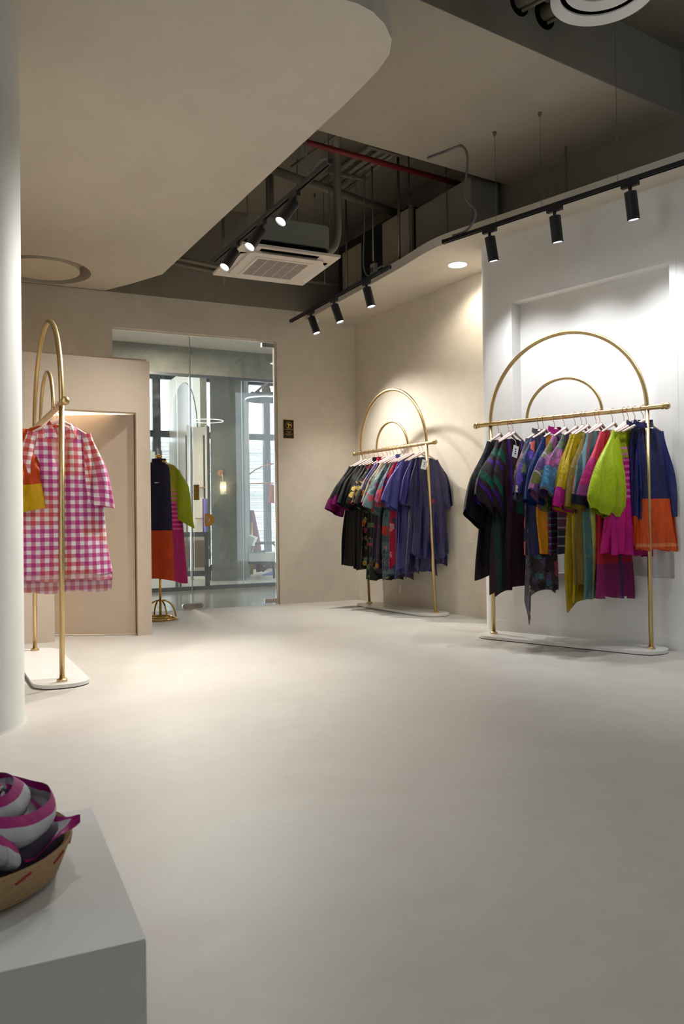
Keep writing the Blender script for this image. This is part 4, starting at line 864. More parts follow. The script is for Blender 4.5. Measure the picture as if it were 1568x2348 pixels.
def spot(pix, tr, aim, label, power=1.0, hl=.20, col=COOL, size=105, at=None):
    q = at or Vector(atz(*pix, ZK)); a, b, d, s_ = tr; q = a + d * (q - a).dot(d); dirv = Vector(aim).normalized()
    t = thing('track_spotlight', label, 'spotlight', q - EZ * .03, 'black cylinder spotlights on ceiling tracks')
    obj('adapter', box(q - EZ * .032, (.13, .032, .034), d, s_), M['black'], t)
    j = q - EZ * .075
    obj('stem', tube([q - EZ * .04, j, j + dirv * .02], .013, 10), M['black'], t)
    top = j + dirv * .012; r = .044
    bdy = smooth_auto(obj('cylinder_body', lathe([(r * .55, -.006), (r, 0), (r, hl), (r * .93, hl + .002), (r * .86, hl - .012)], top, 28, dirv), M['black'], t), 30)
    obj('lens', lathe([(r * .86, hl - .014), (r * .84, hl - .008)], top, 24, dirv), M['lens'], bdy)
    l = bpy.data.lights.new('spot_beam', 'SPOT'); l.energy = SPOT_W * power; l.color = col; l.spot_size = math.radians(size); l.spot_blend = 1.0; l.shadow_soft_size = .035
    lo = bpy.data.objects.new('spot_beam', l); COL.objects.link(lo); lo.parent = t
    lo.location = top + dirv * (hl + .02) - Vector(t.location); lo.rotation_euler = dirv.to_track_quat('-Z', 'Y').to_euler()
for i, px_ in enumerate(((1122, 520), (1272, 471), (1444, 413), (1655, 343))):
    spot(px_, T1, ((.30, .12, -1.9), (.22, .14, -1.9), (.24, .12, -1.9), (.2, .16, -1.9))[i], ('spotlight nearest the downlight on the long right track', 'middle spotlight on the long right track', 'spotlight near the right frame edge on long track', 'furthest right spotlight on the long track')[i], .5)
for i, px_ in enumerate(((713, 711), (767, 682), (839, 641))):
    spot(px_, T2, ((.62, -.25, -1.9), (.6, -.22, -1.9), (.42, -.2, -1.9))[i], ('lowest spotlight in view above the middle rack', 'centre spotlight on the short track above middle rack', 'spotlight at the near end of the short middle track')[i], (1.7, .4, .35)[i], col=NEUT)
for i, px_ in enumerate(((545, 556), (605, 505), (679, 441))):
    spot(px_, T3, ((-1.0, -1.05, -2.0), (-1.05, -1.0, -2.0), (-1.15, -.9, -2.0))[i], ('glowing spotlight in front of the air conditioner panel', 'centre glowing spotlight beside the left ceiling edge', 'highest glowing spotlight beside the left ceiling edge')[i], 1.75, col=NEUT)
ta, tb = Vector((-1.2, 2.2, ZL - .2)), Vector((2.6, 1.4, ZL - .2)); td = (tb - ta).normalized(); T4 = (ta, tb, td, EZ.cross(td))  # unseen track and spots, added to light the foreground floor
t4 = thing('lighting_track', 'unseen overhead lighting track added to light the foreground floor', 'light track', (ta + tb) / 2)
obj('rail', box((ta + tb) / 2, ((tb - ta).length, .034, .03), td, EZ.cross(td)), M['black'], t4)
for e in (.1, .9): obj('suspension_wire', tube([ta.lerp(tb, e), ta.lerp(tb, e) + EZ * (ZT - ZL + .2)], .002, 6), M['wire'], t4)
for i, (f_, aim) in enumerate(((.08, (.0, .35, -2)), (.5, (.05, .5, -2)), (.9, (.0, .4, -2)))):
    q_ = ta.lerp(tb, f_); spot(None, T4, aim, ('left', 'middle', 'right')[i] + ' spotlight added on the unseen overhead track', .2, size=120, at=q_)
# recessed downlight in the right soffit
dlp = Vector(atz(1049, 607, ZS))
dl = thing('downlight', 'round glowing recessed downlight in the cream soffit', 'downlight', dlp)
obj('trim_ring', lathe([(.088, -.004), (.104, -.006), (.108, 0), (.088, 0), (.088, -.004)], dlp, 40, cap=False), M['base'], dl)
obj('diffuser', lathe([(.088, -.003), (.088, .0)], dlp, 40), M['lamp'], dl)
l = bpy.data.lights.new('downlight_beam', 'SPOT'); l.energy = 34; l.color = WARM; l.spot_size = math.radians(150); l.spot_blend = .6; l.shadow_soft_size = .08
lo = bpy.data.objects.new('downlight_beam', l); COL.objects.link(lo); lo.parent = dl; lo.location = (0, 0, -.015)
# flexible conduits
def cable(label, pts, r=.0095, mat='conduit', name='flexible_conduit', cat='conduit', n=10):
    P = [Vector(p_) for p_ in pts]; out = []
    for i in range(len(P) - 1):
        p0, p1, p2, p3 = P[max(i - 1, 0)], P[i], P[i + 1], P[min(i + 2, len(P) - 1)]
        for k in range(n):
            t_ = k / n; out.append(.5 * ((2 * p1) + (p2 - p0) * t_ + (2 * p0 - 5 * p1 + 4 * p2 - p3) * t_ * t_ + (3 * p1 - p0 - 3 * p2 + p3) * t_ ** 3))
    out.append(P[-1]); o = obj(name, tube(out, r, 10), M[mat], None, True); tag(o, label, cat); return o
q = Vector(atz(1057, 335, ZB - .012)); a1 = Vector(atz(980, 363, ZB - .012))
e1_ = T1[0] + T1[2] * .10
cable('grey flexible conduit looping from beam to the long right track', [a1, a1.lerp(q, .5), q, q + Vector((.05, -.02, -.12)), (q.x + .03, q.y, q.z - .42), (e1_ + T1[2] * .25) + EZ * .16, (e1_ + T1[2] * .16) + EZ * .04, e1_ + EZ * .03])
e3 = T3[1] - T3[2] * .02
cable('grey conduit dropping to the track beside left ceiling', [e3 - T3[2] * .33 + EZ * .76, e3 - T3[2] * .36 + EZ * .6, e3 - T3[2] * .34 + EZ * .14, e3 - T3[2] * .27 + EZ * .03, e3 - T3[2] * .12 + EZ * .06, e3 + EZ * .02])
e2_ = T2[1] - T2[2] * .03
cable('thin grey conduit dropping to the short middle track', [e2_ - T2[2] * .42 + EZ * 1.2, e2_ - T2[2] * .44 + EZ * .6, e2_ - T2[2] * .47 + EZ * .18, e2_ - T2[2] * .38 + EZ * .03, e2_ - T2[2] * .15 + EZ * .05, e2_ + EZ * .02], .007)

# ------------------------------------------------------------------ cassette air conditioner
ac0 = Vector((-.61, 7.58, 3.44))
ac = thing('air_conditioner', 'square ceiling cassette air conditioner with slatted intake grille', 'air conditioner', ac0)
def acb(x, y, z, sx_, sy_, sz_): return box(ac0 + EX * x + EY * y + EZ * z, (sx_, sy_, sz_), EX, EY)
def rrect(cx, cy, hx_, hy_, r, z0, z1, n=6):
    P = []
    for sx_, sy_, a0 in ((1, 1, 0), (-1, 1, 90), (-1, -1, 180), (1, -1, 270)):
        for k in range(n + 1):
            a = math.radians(a0 + 90 * k / n); v_ = ac0 + EX * (cx + sx_ * (hx_ - r) + r * math.cos(a)) + EY * (cy + sy_ * (hy_ - r) + r * math.sin(a)); P.append((v_.x, v_.y))
    return prism(P, ac0.z + z0, ac0.z + z1)
obj('panel_frame', acb(0, 0, .012, .95, .95, .024), M['acwhite'], ac)
obj('unit_body', rrect(0, 0, .42, .42, .10, .09, .30), M['acgrey'], ac)
obj('unit_neck', rrect(0, 0, .40, .40, .08, .024, .09), M['void'], ac)
obj('raised_face', rrect(0, 0, .365, .365, .05, -.022, .0), M['acwhite'], ac)
obj('grille_recess_shade', acb(0, 0, -.0225, .50, .50, .002), M['void'], ac)  # thin dark sheet stands for the shade behind the slats
gs = [acb(0, -.24 + .48 * k / 23, -.0265, .50, .0055, .003) for k in range(24)] + [acb(-.25 + .1 * k, 0, -.0275, .006, .50, .003) for k in range(6)]
og = obj('intake_grille', join(*gs), M['acwhite'], ac); og['kind'] = 'stuff'
obj('grille_frame', join(acb(0, .262, -.026, .56, .03, .008), acb(0, -.262, -.026, .56, .03, .008), acb(.262, 0, -.026, .03, .5, .008), acb(-.262, 0, -.026, .03, .5, .008)), M['acwhite'], ac)
for k, (x, y, sx_, sy_) in enumerate(((0, .40, .56, .055), (0, -.40, .56, .055), (.40, 0, .055, .56), (-.40, 0, .055, .56))):
    obj('air_slot_shade', acb(x, y, -.001, sx_, sy_, .004), M['void'], ac)  # dark strip stands for the shade in the slot
    nx = Vector((x, y)).normalized(); ax_ = EX if abs(y) > 0 else EY; out = EX * nx.x + EY * nx.y
    if k in (1, 2): tilt = (out * .75 - EZ * .66)
    else: tilt = (out * .97 - EZ * .24)
    ln_ = .54
    obj('louvre', box(ac0 + EX * x * .985 + EY * y * .985 - EZ * (.02 if k in (1, 2) else .008), (ln_, .06, .005), ax_, tilt.normalized()), M['acwhite'], ac)
for k, (x, y) in enumerate(((1, 1), (-1, 1), (1, -1), (-1, -1))):
    obj('hanger_rod', tube([ac0 + EX * x * .40 + EY * y * .40 + EZ * .28, ac0 + EX * x * .40 + EY * y * .40 + EZ * (ZT - 3.44)], .005, 6), M['wire'], ac)
q = ac0 + EX * .42 - EY * .12 + EZ * .16
cable('lagged white refrigerant pipe rising from the air conditioner', [q, q + EX * .12 + EZ * .03, q + EX * .19 + EZ * .20, q + EX * .19 + EZ * .6, q + EX * .17 - EY * .05 + EZ * .95, q + EX * .05 - EY * .3 + EZ * 1.05], .036, 'pipe', 'lagged_pipe', 'pipe')
obj('pipe_collar', lathe([(.05, 0), (.05, .06), (.035, .09)], q - EX * .01, 16, EX), M['acgrey'], ac)

# pipes in the plenum
def pipe(label, p0, p1, r, mat='pipe', name='ceiling_pipe', cat='pipe', group=None):
    return tag(obj(name, tube([p0, p1], r, 14), M[mat], None, True), label, cat, group)
def line(pa, pb, z, e0=0.0, e1__=0.0):
    a, b = Vector(atz(*pa, z)), Vector(atz(*pb, z)); d = b - a; return a - d * e0, b + d * e1__
a, b = line((672, 318), (1010, 410), 4.36, .6, .45); pipe('red sprinkler pipe running along the far side of the beam', a, b, .026, 'redpipe')
a, b = line((620, 388), (905, 487), 4.45, .05, .05); pipe('thick grey pipe crossing the dark ceiling void', a, b, .042)
for k, (pa, pb) in enumerate((((760, 402), (838, 345)), ((782, 408), (868, 348)), ((800, 410), (890, 350)), ((822, 414), (905, 352)), ((700, 360), (770, 312)))):
    a, b = line(pa, pb, 4.56, .5, .35); pipe('%s of the parallel grey service pipes under the slab' % ('first', 'second', 'third', 'fourth', 'leftmost')[k], a, b, (.030, .026, .020, .020, .012)[k], group='parallel service pipes')
for k, (pa, pb) in enumerate((((748, 394), (842, 413)), ((843, 335), (918, 356)))):
    a, b = line(pa, pb, 4.52); d = (b - a).normalized(); tag(obj('pipe_hanger_channel', box((a + b) / 2, ((b - a).length, .04, .022), d, EZ.cross(d)), M['pipe']), ('lower' if k == 0 else 'upper') + ' slotted channel carrying the parallel pipes', 'channel')
for k, (pa, pb, z) in enumerate((((405, 592), (500, 612), 3.95), ((398, 603), (500, 625), 3.95), ((690, 642), (790, 655), 3.95))):
    a, b = line(pa, pb, z, .2, .5); pipe(('upper', 'lower', 'right-hand')[k] + ' thin pipe running behind the air conditioner', a, b, .022)
v1 = Vector(atz(618, 375, 4.6)); pipe('vertical grey drop pipe left of the air conditioner', (v1.x, v1.y, 3.6), (v1.x, v1.y, ZT), .042)
# duct unit above the soffit
du = Vector((.62, 9.35, 0)); dx_ = (Vector((1.64, 7.65)) - Vector(CORNER)).normalized(); dx3 = Vector((dx_.x, dx_.y, 0)); dn3 = Vector((-dx_.y, dx_.x, 0))
def dub(s, n, z, a_, b_, c_): 
    p_ = Vector((CORNER[0], CORNER[1], 0)) + dx3 * s - dn3 * n + EZ * z; return box(p_, (a_, b_, c_), dx3, dn3)
dt = thing('duct_unit', 'black ducted air unit with beige side panels above the soffit', 'duct unit', Vector((CORNER[0], CORNER[1], ZS + .1)) + dx3 * 1.0 - dn3 * .2)
obj('casing', dub(1.05, .22, 3.97, 1.5, .34, .72), M['black'], dt)
obj('side_panel', dub(.62, .40, 3.92, .42, .012, .62), M['duct'], dt)
obj('side_panel', dub(1.55, .40, 3.95, .52, .012, .70), M['duct'], dt)
obj('isolator_switch', dub(1.12, .415, 3.82, .09, .04, .16), M['acwhite'], dt)
for k in range(2): obj('switch_lever', dub(1.10 + .03 * k, .437, 3.83, .015, .02, .05), M['acgrey'], dt)
obj('edge_strip', dub(1.84, .40, 3.95, .04, .03, .72), M['pipe'], dt)
tag(obj('duct_box', dub(2.35, .22, 4.0, .9, .34, .5), M['slab']), 'dark insulated duct box behind the beige-panelled unit', 'duct')
# hanger straps and rods
for k, (pa, zb, w) in enumerate((((1297, 335), 3.6, .022), ((1318, 385), 3.6, .02), ((1090, 400), 3.6, .014))):
    p_ = Vector(atz(*pa, ZB if k < 2 else 4.4)); tag(obj('ceiling_strap', box((p_.x, p_.y, (zb + p_.z) / 2), (w, .004, p_.z - zb), (RD.x, RD.y, 0), (RN.x, RN.y, 0)), M['wire']), ('longer bent metal strap', 'shorter metal strap', 'thin metal strap')[k] + ' hanging between beam and right soffit', 'strap')
for k, pa in enumerate(((853, 400), (913, 405), (937, 400), (793, 480), (512, 470), (742, 470), (655, 480), (1023, 380))):
    p_ = Vector(atz(*pa, 4.5)); pipe(('first', 'second', 'third', 'fourth', 'fifth', 'sixth', 'seventh', 'eighth')[k] + ' thin threaded rod hanging in the dark ceiling void', (p_.x, p_.y, 3.62), (p_.x, p_.y, ZT), (.008, .014, .008, .012, .010, .003, .003, .006)[k], 'wire', 'threaded_rod', 'rod', 'threaded rods in the ceiling void')
# round diffuser near the frame top and its pipes through the beam
dc = Vector(atz(1383, -12, 4.12))
df_ = thing('air_diffuser', 'white round ceiling diffuser with concentric cones, top right', 'air diffuser', dc)
for k, (ro, ri, z) in enumerate(((.305, .25, 0), (.222, .172, .042), (.146, .10, .084), (.072, .02, .126))):
    smooth_auto(obj('cone_ring', lathe([(ri, z + .030), (ro - .014, z + .008), (ro, z), (ro + .002, z + .008), (ro - .01, z + .02), (ri, z + .040), (ri, z + .030)], dc, 56, cap=False), M['base'], df_), 50)
obj('backing', lathe([(.29, .02), (.285, .19), (.01, .19)], dc, 40, cap=False), M['void'], df_)  # dark liner puts shade into the gaps between rings
obj('neck', lathe([(.25, .19), (.2, .22), (.2, ZT - 4.12)], dc, 40), M['slab'], df_)
for k, (px_, r) in enumerate((((1190, 8), .085), ((1248, 36), .095))):
    hpn = Vector(onv(px_[0], px_[1], na, nb)); inw = Vector((bn.x, bn.y, 0))
    ho = thing('pipe_sleeve', ('left' if k == 0 else 'right') + ' round hole through the beam with pipes', 'hole', hpn)
    obj('opening_shade', lathe([(r, -.004), (r, .004)], hpn, 28, -inw), M['void'], ho)  # flat dark disc stands for the shade in the hole
    obj('insulated_pipe', tube([hpn + inw * .0 + Vector((-.01, 0, .01)), hpn - inw * .35 + EX * .10 + EZ * .03], .05, 16), M['pipe'], ho, True)
    obj('copper_line', tube([hpn + Vector((.02, 0, -.05)), hpn - inw * .35 + EX * .14 - EZ * .02], .013, 10), M['pipe'], ho, True)
    obj('copper_line', tube([hpn + Vector((.04, 0, -.03)), hpn - inw * .35 + EX * .17 + EZ * .0], .013, 10), M['pipe'], ho, True)
# little wall items
sv = Vector(onv(919, 1350, CORNER, MIDEND)); tag(obj('socket_plate', box(sv - dn3 * .006, (.05, .012, .095), dx3, dn3), M['pvc']), 'small cream socket plate low on the wall behind middle rack', 'socket')
cvp = Vector(onv(722, 737, (0, dwy(0)), (1, dwy(1)))) ; cm = thing('security_camera', 'small white dome camera under the soffit corner', 'camera', cvp)
obj('mount', lathe([(.05, 0), (.05, -.025), (.03, -.03)], cvp - EY * .06 + EZ * .03, 20), M['base'], cm); smooth_auto(obj('dome', sphere(cvp - EY * .06 - EZ * .01, .034, 16, 10), M['base'], cm))

# ------------------------------------------------------------------ corridor and the shop beyond
def y2(x): return 12.42 + .5 * (x + 1.04)
YW = lambda x: 17.2 + .46 * (x + 1.8)
struct('floor_corridor', prism([(-5.2, dwy(-5.2)), (-1.0, dwy(-1.0)), (2.0, dwy(2.0)), (2.0, y2(2.0)), (-5.2, y2(-5.2))], -.1, -.004), M['corridor'])
struct('floor_far', prism([(-7, y2(-7)), (3, y2(3)), (3, YW(3) + .3), (-7, YW(-7) + .3)], -.1, 0), M['farfloor'])
struct('ceiling_corridor', prism([(-5.4, dwy(-5.4) + .17), (1.5, dwy(1.5) + .17), (2.0, y2(2.0)), (-5.4, y2(-5.4))], 3.62, 3.75), M['soffit'])
struct('ceiling_far', prism([(-7, y2(-7)), (3, y2(3)), (3, YW(3) + .3), (-7, YW(-7) + .3)], 4.1, 4.3), M['conc'])
HD = Vector((1, .5, 0)).normalized(); HN = Vector((-HD.y, HD.x, 0))
struct('wall_shopfront', wallbox((-5.2, y2(-5.2)), (2, y2(2)), 3.22, 4.3, .15), M['conc'])
struct('wall_corridor_left', wallbox((-5.3, dwy(-5.3)), (-5.3, y2(-5.3)), 0, 4.3, .1), M['conc']); struct('wall_corridor_right', wallbox((2.0, y2(2.0)), (2.0, dwy(2.0)), 0, 4.3, .1), M['conc'])
sf = struct('window_3', join(box((-1.6, y2(-1.6) + .03, .03), (8.0, .06, .06), HD, HN), box((-1.6, y2(-1.6) + .03, 3.20), (8.0, .05, .04), HD, HN)), M['blackmetal'])
xs = [-4.6, -3.55, -2.42, -1.52, -.6, .5, 1.6]
for x0, x1 in zip(xs[:-1], xs[1:]):
    obj('pane', box(((x0 + x1) / 2, y2((x0 + x1) / 2) + .03, 1.62), ((x1 - x0) / HD.x - .01, .012, 3.12), HD, HN), M['glass'], sf)
    obj('pane_edge', box((x0, y2(x0) + .03, 1.62), (.012, .014, 3.12), HD, HN), M['glassedge'], sf)
# window wall far behind
wf = struct('window_4', join(*[box((x, YW(x), 2.05), (w, .12, 4.1), EX, EY) for x, w in ((-6.5, .15), (-5.0, .12), (-3.78, .16), (-2.02, .06), (-1.62, .14), (-.6, .1), (.8, .1))] +
      [box((-2.0, YW(-2.0), 2.84), (9.5, .12, .13), EX, EY), box((-2.0, YW(-2.0), 4.02), (9.5, .12, .12), EX, EY), box((-2.0, YW(-2.0), .06), (9.5, .12, .12), EX, EY)]), M['blackmetal'])
portal((-2.0, YW(-2.0) - .15, 2.05), (math.pi / 2, 0, math.radians(24.7) + math.pi), 8.5, 3.9)
# split bamboo screen outside the lower panes
scr = []
rb = random.Random(5)
for k in range(150):
    z = .02 + 2.72 * k / 150; scr.append(box((-2.0, YW(-2.0) + .55 + rb.uniform(-.01, .01), z), (9.5, .012, .0125 + rb.uniform(-.003, .004)), EX, EY))
bs = tag(obj('bamboo_screen', join(*scr), M['bamboo']), 'split bamboo screen outside the far lower windows', 'screen'); bs['kind'] = 'stuff'
# arch wall; flat taupe stands in for the mirror's reflection
ar0 = Vector((-2.38, 14.15, 0)); ar = -EX * 0 + EY; aw = 2.55
struct('wall_arch', wallbox((ar0.x, ar0.y), (ar0.x + ar.x * aw, ar0.y + ar.y * aw), 0, 3.92, .12), M['cream'])
AP = []; ctrs = 1.30; rad = 1.12; zsp = 2.6
for i in range(33): a = math.pi * i / 32; AP.append((ctrs - rad * math.cos(a), zsp + rad * .97 * math.sin(a)))
AP += [(ctrs + rad, .05), (ctrs - rad, .05)]
mv = [ar0 + ar * s + EZ * z - EX * .124 for s, z in AP]; mv2 = [v_ - EX * .012 for v_ in mv]; nA = len(mv)
tag(obj('arched_mirror', (mv + mv2, [tuple(range(nA)), tuple(range(2 * nA - 1, nA - 1, -1))] + [(i, (i + 1) % nA, nA + (i + 1) % nA, nA + i) for i in range(nA)]), M['mirror']), 'tall arched mirror with flat taupe reflection on the cream wall beyond the glass', 'panel')
# concrete pillar of the far shop
k0 = Vector(gp(486, 1332)); k1 = Vector(gp(564, 1331)); kd = Vector((k1.x - k0.x, k1.y - k0.y, 0)).normalized(); kn = Vector((-kd.y, kd.x, 0))
struct('column_concrete', prism([(k0.x, k0.y), (k1.x, k1.y), tuple((k1 + kn * .6)[:2]), tuple((k0 + kn * .6)[:2])], 0, 4.1), M['conc'])
# sconce on it
scp = Vector(onv(512, 1085, k0, k1)); sn = thing('wall_sconce', 'brass wall sconce with glowing bulb on the concrete pillar', 'lamp', scp)
obj('wall_rose', lathe([(.055, 0), (.055, .015)], scp - EX * .05, 20, -kn), M['copper'], sn)
obj('arm', tube([scp - EX * .04 - kn * .02, scp - kn * .09 + EX * .0, scp - kn * .1 + EX * .01 - EZ * .14], .012, 10), M['brass'], sn, True)
obj('glass_shade', lathe([(.05, 0), (.055, -.05), (.055, -.22)], scp - kn * .1 + EX * .01 - EZ * .15, 20), M['shade'], sn, True)
smooth_auto(obj('bulb', sphere(scp - kn * .1 + EX * .01 - EZ * .24, .026), M['bulb'], sn))
# shelving standards beside the arch
def shelf(px0, px1, Y, label, back=True):
    x0, x1 = (px0 - 784) * Y / FPX, (px1 - 784) * Y / FPX
    t = thing('shelving_unit', label, 'shelf', ((x0 + x1) / 2, Y, 0)); zt_ = 1 + (1200 - 977) * Y / FPX
    obj('side_board', box((x1 - .015, Y, zt_ / 2), (.035, .3, zt_)), M['cream'], t); back and obj('back_board', box(((x0 + x1) / 2, Y + .15, zt_ / 2), (x1 - x0, .02, zt_)), M['cream'], t)
    obj('slotted_standard', box((x1 - .09, Y + .135, zt_ / 2 - .05), (.045, .012, zt_ - .2)), M['darkwood'], t)
    for z in (.62, 1.08, 1.62): obj('shelf_board', box((x1 - .12, Y, z), (.2, .24, .018)), M['copper'], t)
    return t
shelf(400, 438, 14.2, 'left cream shelving upright with copper brackets beyond the glass', False); shelf(440, 479, 13.95, 'right cream shelving upright beside the concrete pillar')
tag(obj('hanging_cloth', grid(lambda i, j: (((464 + 12 * i - 784) * 13.6 / FPX, 13.6 + .02 * math.sin(9 * i), 1 + (1199 - 1143 - 80 * j) * 13.6 / FPX), (i, j)), 14, 10), M['lilac'], None, True), 'lilac cloth hanging from the right shelving upright', 'cloth')
tag(obj('partition_board', box(((352 - 784) * 15.5 / FPX, 15.5, 1.2), (.35, .06, 2.4)), M['cream']), 'cream board standing before the far left window', 'board')
tag(obj('grey_cloth', grid(lambda i, j: (((357 + 14 * i - 784) * 15.3 / FPX, 15.3 + .03 * math.sin(8 * i), 1 + (1200 - 1023 - 8 * i - 70 * j) * 15.3 / FPX), (i, j)), 12, 10), M['conduit'], None, True), 'grey cloth hanging beside the cream far board', 'cloth')
# cane-backed chair
cr = Vector(gp(479, 1351)); cl = Vector((cr.x - .493, cr.y - .06, 0)); cd = (cl - cr).normalized(); cn = Vector((cd.y, -cd.x, 0)); cn = cn if cn.y > 0 else -cn; cW = .5
ch = thing('cane_chair', 'dark wooden armchair with woven cane back seen from behind', 'chair', (cr + cl) / 2)
def chb(s, n, z, a_, b_, c_): return box(cr + cd * s + cn * n + EZ * z, (a_, b_, c_), cd, cn)
obj('back_frame', join(chb(.03, 0, .53, .06, .04, .66), chb(.47, 0, .53, .06, .04, .66), chb(.25, 0, .83, .5, .04, .07), chb(.25, 0, .24, .5, .04, .08)), M['greywood'], ch)
cw = [chb(.06 + .38 * k / 26, 0, .535, .0055, .006, .53) for k in range(27)] + [chb(.25, .004, .28 + .51 * k / 36, .38, .006, .0055) for k in range(37)]
o_ = obj('cane_panel', join(*cw), M['cane'], ch); o_['kind'] = 'stuff'
obj('seat', chb(.25, .30, .38, .5, .52, .10), M['cushion'], ch)
obj('back_cushion', chb(.25, .07, .56, .36, .06, .36), M['cushion'], ch)
for s in (.03, .47):
    obj('leg', chb(s, 0, .11, .05, .045, .22), M['greywood'], ch); obj('leg', chb(s, .5, .19, .05, .045, .38), M['greywood'], ch); obj('armrest', chb(s, .27, .62, .05, .55, .035), M['greywood'], ch)
# lounge chair
Y = 14.2; X = lambda p_: (p_ - 784) * Y / FPX; Z = lambda p_: 1 + (1197.5 - p_) * Y / FPX
lo_ = thing('lounge_chair', 'wooden lounge chair with pale cushion and dark throw', 'chair', (X(600), Y, 0))
def rbar(p_, r, mat, nm, par=lo_): return obj(nm, tube(p_, r, 10), mat, par, True)
obj('seat_cushion', prism([(X(566), Y - .05), (X(640), Y - .05), (X(640), Y + .5), (X(566), Y + .5)], Z(1287), Z(1268)), M['cushion'], lo_)
obj('back_cushion', box((X(566), Y + .22, Z(1255)), (.14, .5, .42), (.93, 0, -.36), (0, 1, 0)), M['cushion'], lo_)
for y_ in (Y - .08, Y + .53):
    rbar([(X(560), y_, Z(1262)), (X(562), y_, Z(1278)), (X(570), y_, Z(1290)), (X(600), y_, Z(1292)), (X(640), y_, Z(1289))], .022, M['darkwood'], 'side_rail')
    rbar([(X(585), y_, Z(1246)), (X(605), y_, Z(1246)), (X(625), y_, Z(1246)), (X(632), y_, Z(1252)), (X(636), y_, Z(1289))], .02, M['darkwood'], 'armrest')
    rbar([(X(590), y_, Z(1292)), (X(594), y_, Z(1304)), (X(602), y_, Z(1309)), (X(610), y_, Z(1304)), (X(612), y_, Z(1292))], .017, M['darkwood'], 'bentwood_loop')
    rbar([(X(626), y_, Z(1290)), (X(628), y_, 0.005)], .024, M['darkwood'], 'leg'); rbar([(X(565), y_, Z(1290)), (X(557), y_, 0.005)], .024, M['darkwood'], 'leg')
tag(obj('throw', grid(lambda i, j: ((X(572 + 34 * i), Y - .07 + .5 * j, Z(1256 + 14 * i - 4 * math.sin(6 * i + 2 * j)) + .02), (i, j)), 18, 10), M['throw'], None, True), 'dark throw lying across the lounge chair', 'throw')
Yr = 15.3; tag(obj('rolled_rug', tube([((570 - 784) * Yr / FPX, Yr + .2, 1 + 26 * Yr / FPX), ((582 - 784) * Yr / FPX, Yr + .1, .75), ((596 - 784) * Yr / FPX, Yr, .06)], .085, 18), F('rose_rug', srgb(150, 100, 104), [('floral', 7, .3, [srgb(200, 150, 140), srgb(120, 76, 84)], -9, 9)], .9), None, True), 'rolled rose-patterned rug leaning by the far window', 'rug')
tag(obj('gold_bolt', tube([((573 - 784) * 15.1 / FPX, 15.1, 1.0), ((573 - 784) * 15.1 / FPX, 15.1, .02)], .05, 16), M['signgold'], None, True), 'upright gold patterned fabric bolt beside the rolled rug', 'fabric bolt')
tag(obj('floor_rug', prism([(X(588), 15.0), (X(640), 15.0), (X(650), 16.0), (X(600), 16.0)], 0, .012), M['bluecloth']), 'blue rug on the floor behind the lounge chair', 'rug')
# copper clothes rail in the far shop
hr = thing('copper_rail', 'arched copper hanging rail in the far shop', 'rail', ((600 - 784) * 14.8 / FPX, 14.8, 0)); XX = lambda p_: (p_ - 784) * 14.8 / FPX; ZZ = lambda p_: 1 + (1198 - p_) * 14.8 / FPX
obj('arch_rod', tube([(XX(x), 14.8, ZZ(y)) for x, y in ((551, 1110), (560, 1099), (572, 1088), (586, 1078), (600, 1071), (615, 1066), (632, 1063), (660, 1063), (700, 1080), (720, 1110))], .012, 10), M['copper'], hr, True)
obj('drop_rod', tube([(XX(570), 14.8, 4.1), (XX(572), 14.8, ZZ(1109))], .012, 10), M['copper'], hr, True); obj('hanging_bar', tube([(XX(572), 14.8, ZZ(1109)), (XX(720), 14.8, ZZ(1108))], .012, 10), M['copper'], hr, True)
obj('drop_rod', tube([(XX(720), 14.8, 4.1), (XX(720), 14.8, ZZ(1108))], .012, 10), M['copper'], hr, True)
tag(obj('orange_garment', grid(lambda i, j: (XX(618 + 4 * math.sin(6 * i) - 4 * j + 20 * i), 14.8 + .15 * math.cos(6.28 * i), ZZ(1110 + 42 * j)) and ((XX(620 - 5 * j + 26 * i), 14.8 + .04 * math.sin(9 * i), ZZ(1110 + 42 * j + 6 * i)), (i, j)), 16, 8), M['orangecloth'], None, True), 'orange garment hanging from the far copper rail', 'garment')
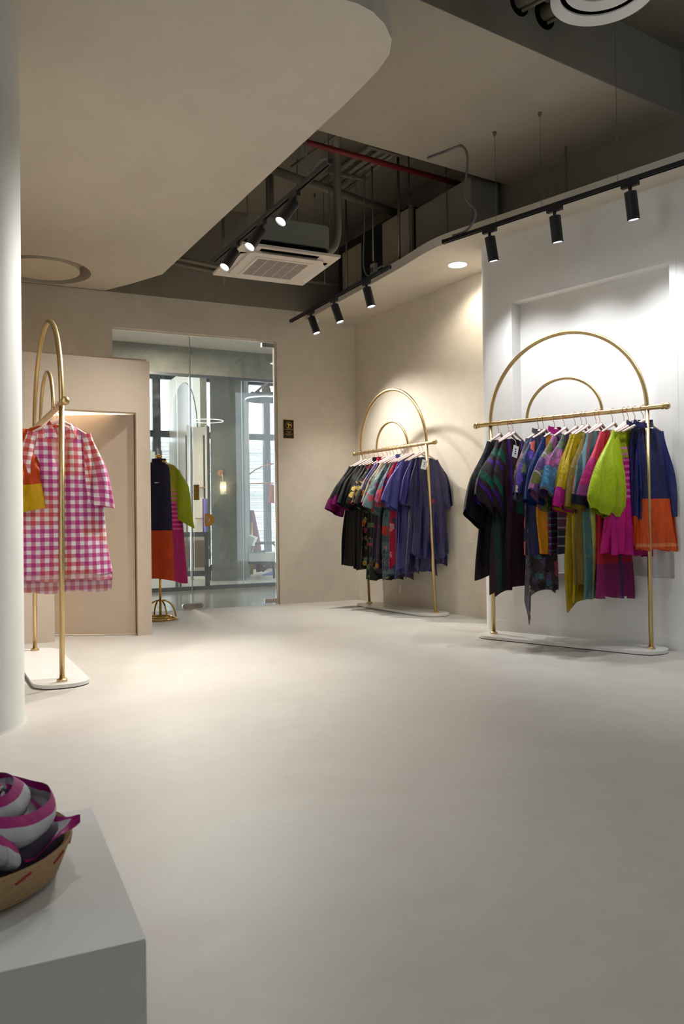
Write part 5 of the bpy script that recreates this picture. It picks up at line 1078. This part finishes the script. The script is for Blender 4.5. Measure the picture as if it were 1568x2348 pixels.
# pendant ring lamps and far track
pz = Vector(((612 - 784) * 13.6 / FPX, 13.6, 1 + (1197 - 918) * 13.6 / FPX)); pdl = thing('pendant_lamp', 'round grey drum pendant lamp near far right window', 'lamp', pz)
smooth_auto(obj('drum', lathe([(.33, 0), (.34, .0), (.34, .10), (.30, .10), (.30, .01), (.33, 0)], pz, 40, cap=False), M['greywood'], pdl), 40); obj('glow_ring', lathe([(.335, .018), (.343, .018), (.343, .03), (.335, .03), (.335, .018)], pz, 40, cap=False), M['lamp'], pdl)
obj('cord', tube([pz + EZ * .1, (pz.x - .1, pz.y, 4.1)], .004, 6), M['black'], pdl)
rz_ = Vector(((478 - 784) * 13.2 / FPX, 13.2, 1 + (1199 - 965) * 13.2 / FPX)); rl = thing('ring_lamp', 'thin glowing ring lamp before the concrete pillar', 'lamp', rz_)
obj('ring', tube([rz_ + Vector((.26 * math.cos(a), .26 * math.sin(a), 0)) for a in [i * math.pi / 24 for i in range(48)]], .006, 8, True), M['ring'], rl, True); obj('cord', tube([rz_ + EX * .26, (rz_.x + .1, rz_.y, 4.1)], .002, 5), M['wire'], rl)
ft = thing('track_light', 'pale lighting track with small spots above the drum pendant', 'light track', (XX(610), 13.9, 3.3)); Xf = lambda p_: (p_ - 784) * 13.9 / FPX; Zf = lambda p_: 1 + (1197.5 - p_) * 13.9 / FPX
obj('rail', tube([(Xf(568), 14.4, Zf(900)), (Xf(640), 12.9, Zf(884) - .05)], .02, 6), M['wire'], ft)
for x, y in ((580, 905), (593, 902), (606, 898), (618, 896)): obj('spot_head', tube([(Xf(x), 14.0, Zf(y) + .06), (Xf(x + 3), 13.95, Zf(y) - .06)], .035, 10), M['greywood'], ft)
l = bpy.data.lights.new('corridor_lamp', 'AREA'); l.energy = 60; l.size = 1.2; l.color = WARM; l.shape = 'DISK'
co = thing('corridor_lamp', 'round surface lamp on the corridor ceiling beyond the glass', 'lamp', (-2.2, 10.6, 3.56))
obj('diffuser', lathe([(.15, .0), (.16, .02), (.16, .06)], (-2.2, 10.6, 3.56), 28), M['lamp'], co); l.size = .3
lo2 = bpy.data.objects.new('corridor_glow', l); COL.objects.link(lo2); lo2.parent = co; lo2.location = (0, 0, -.01)
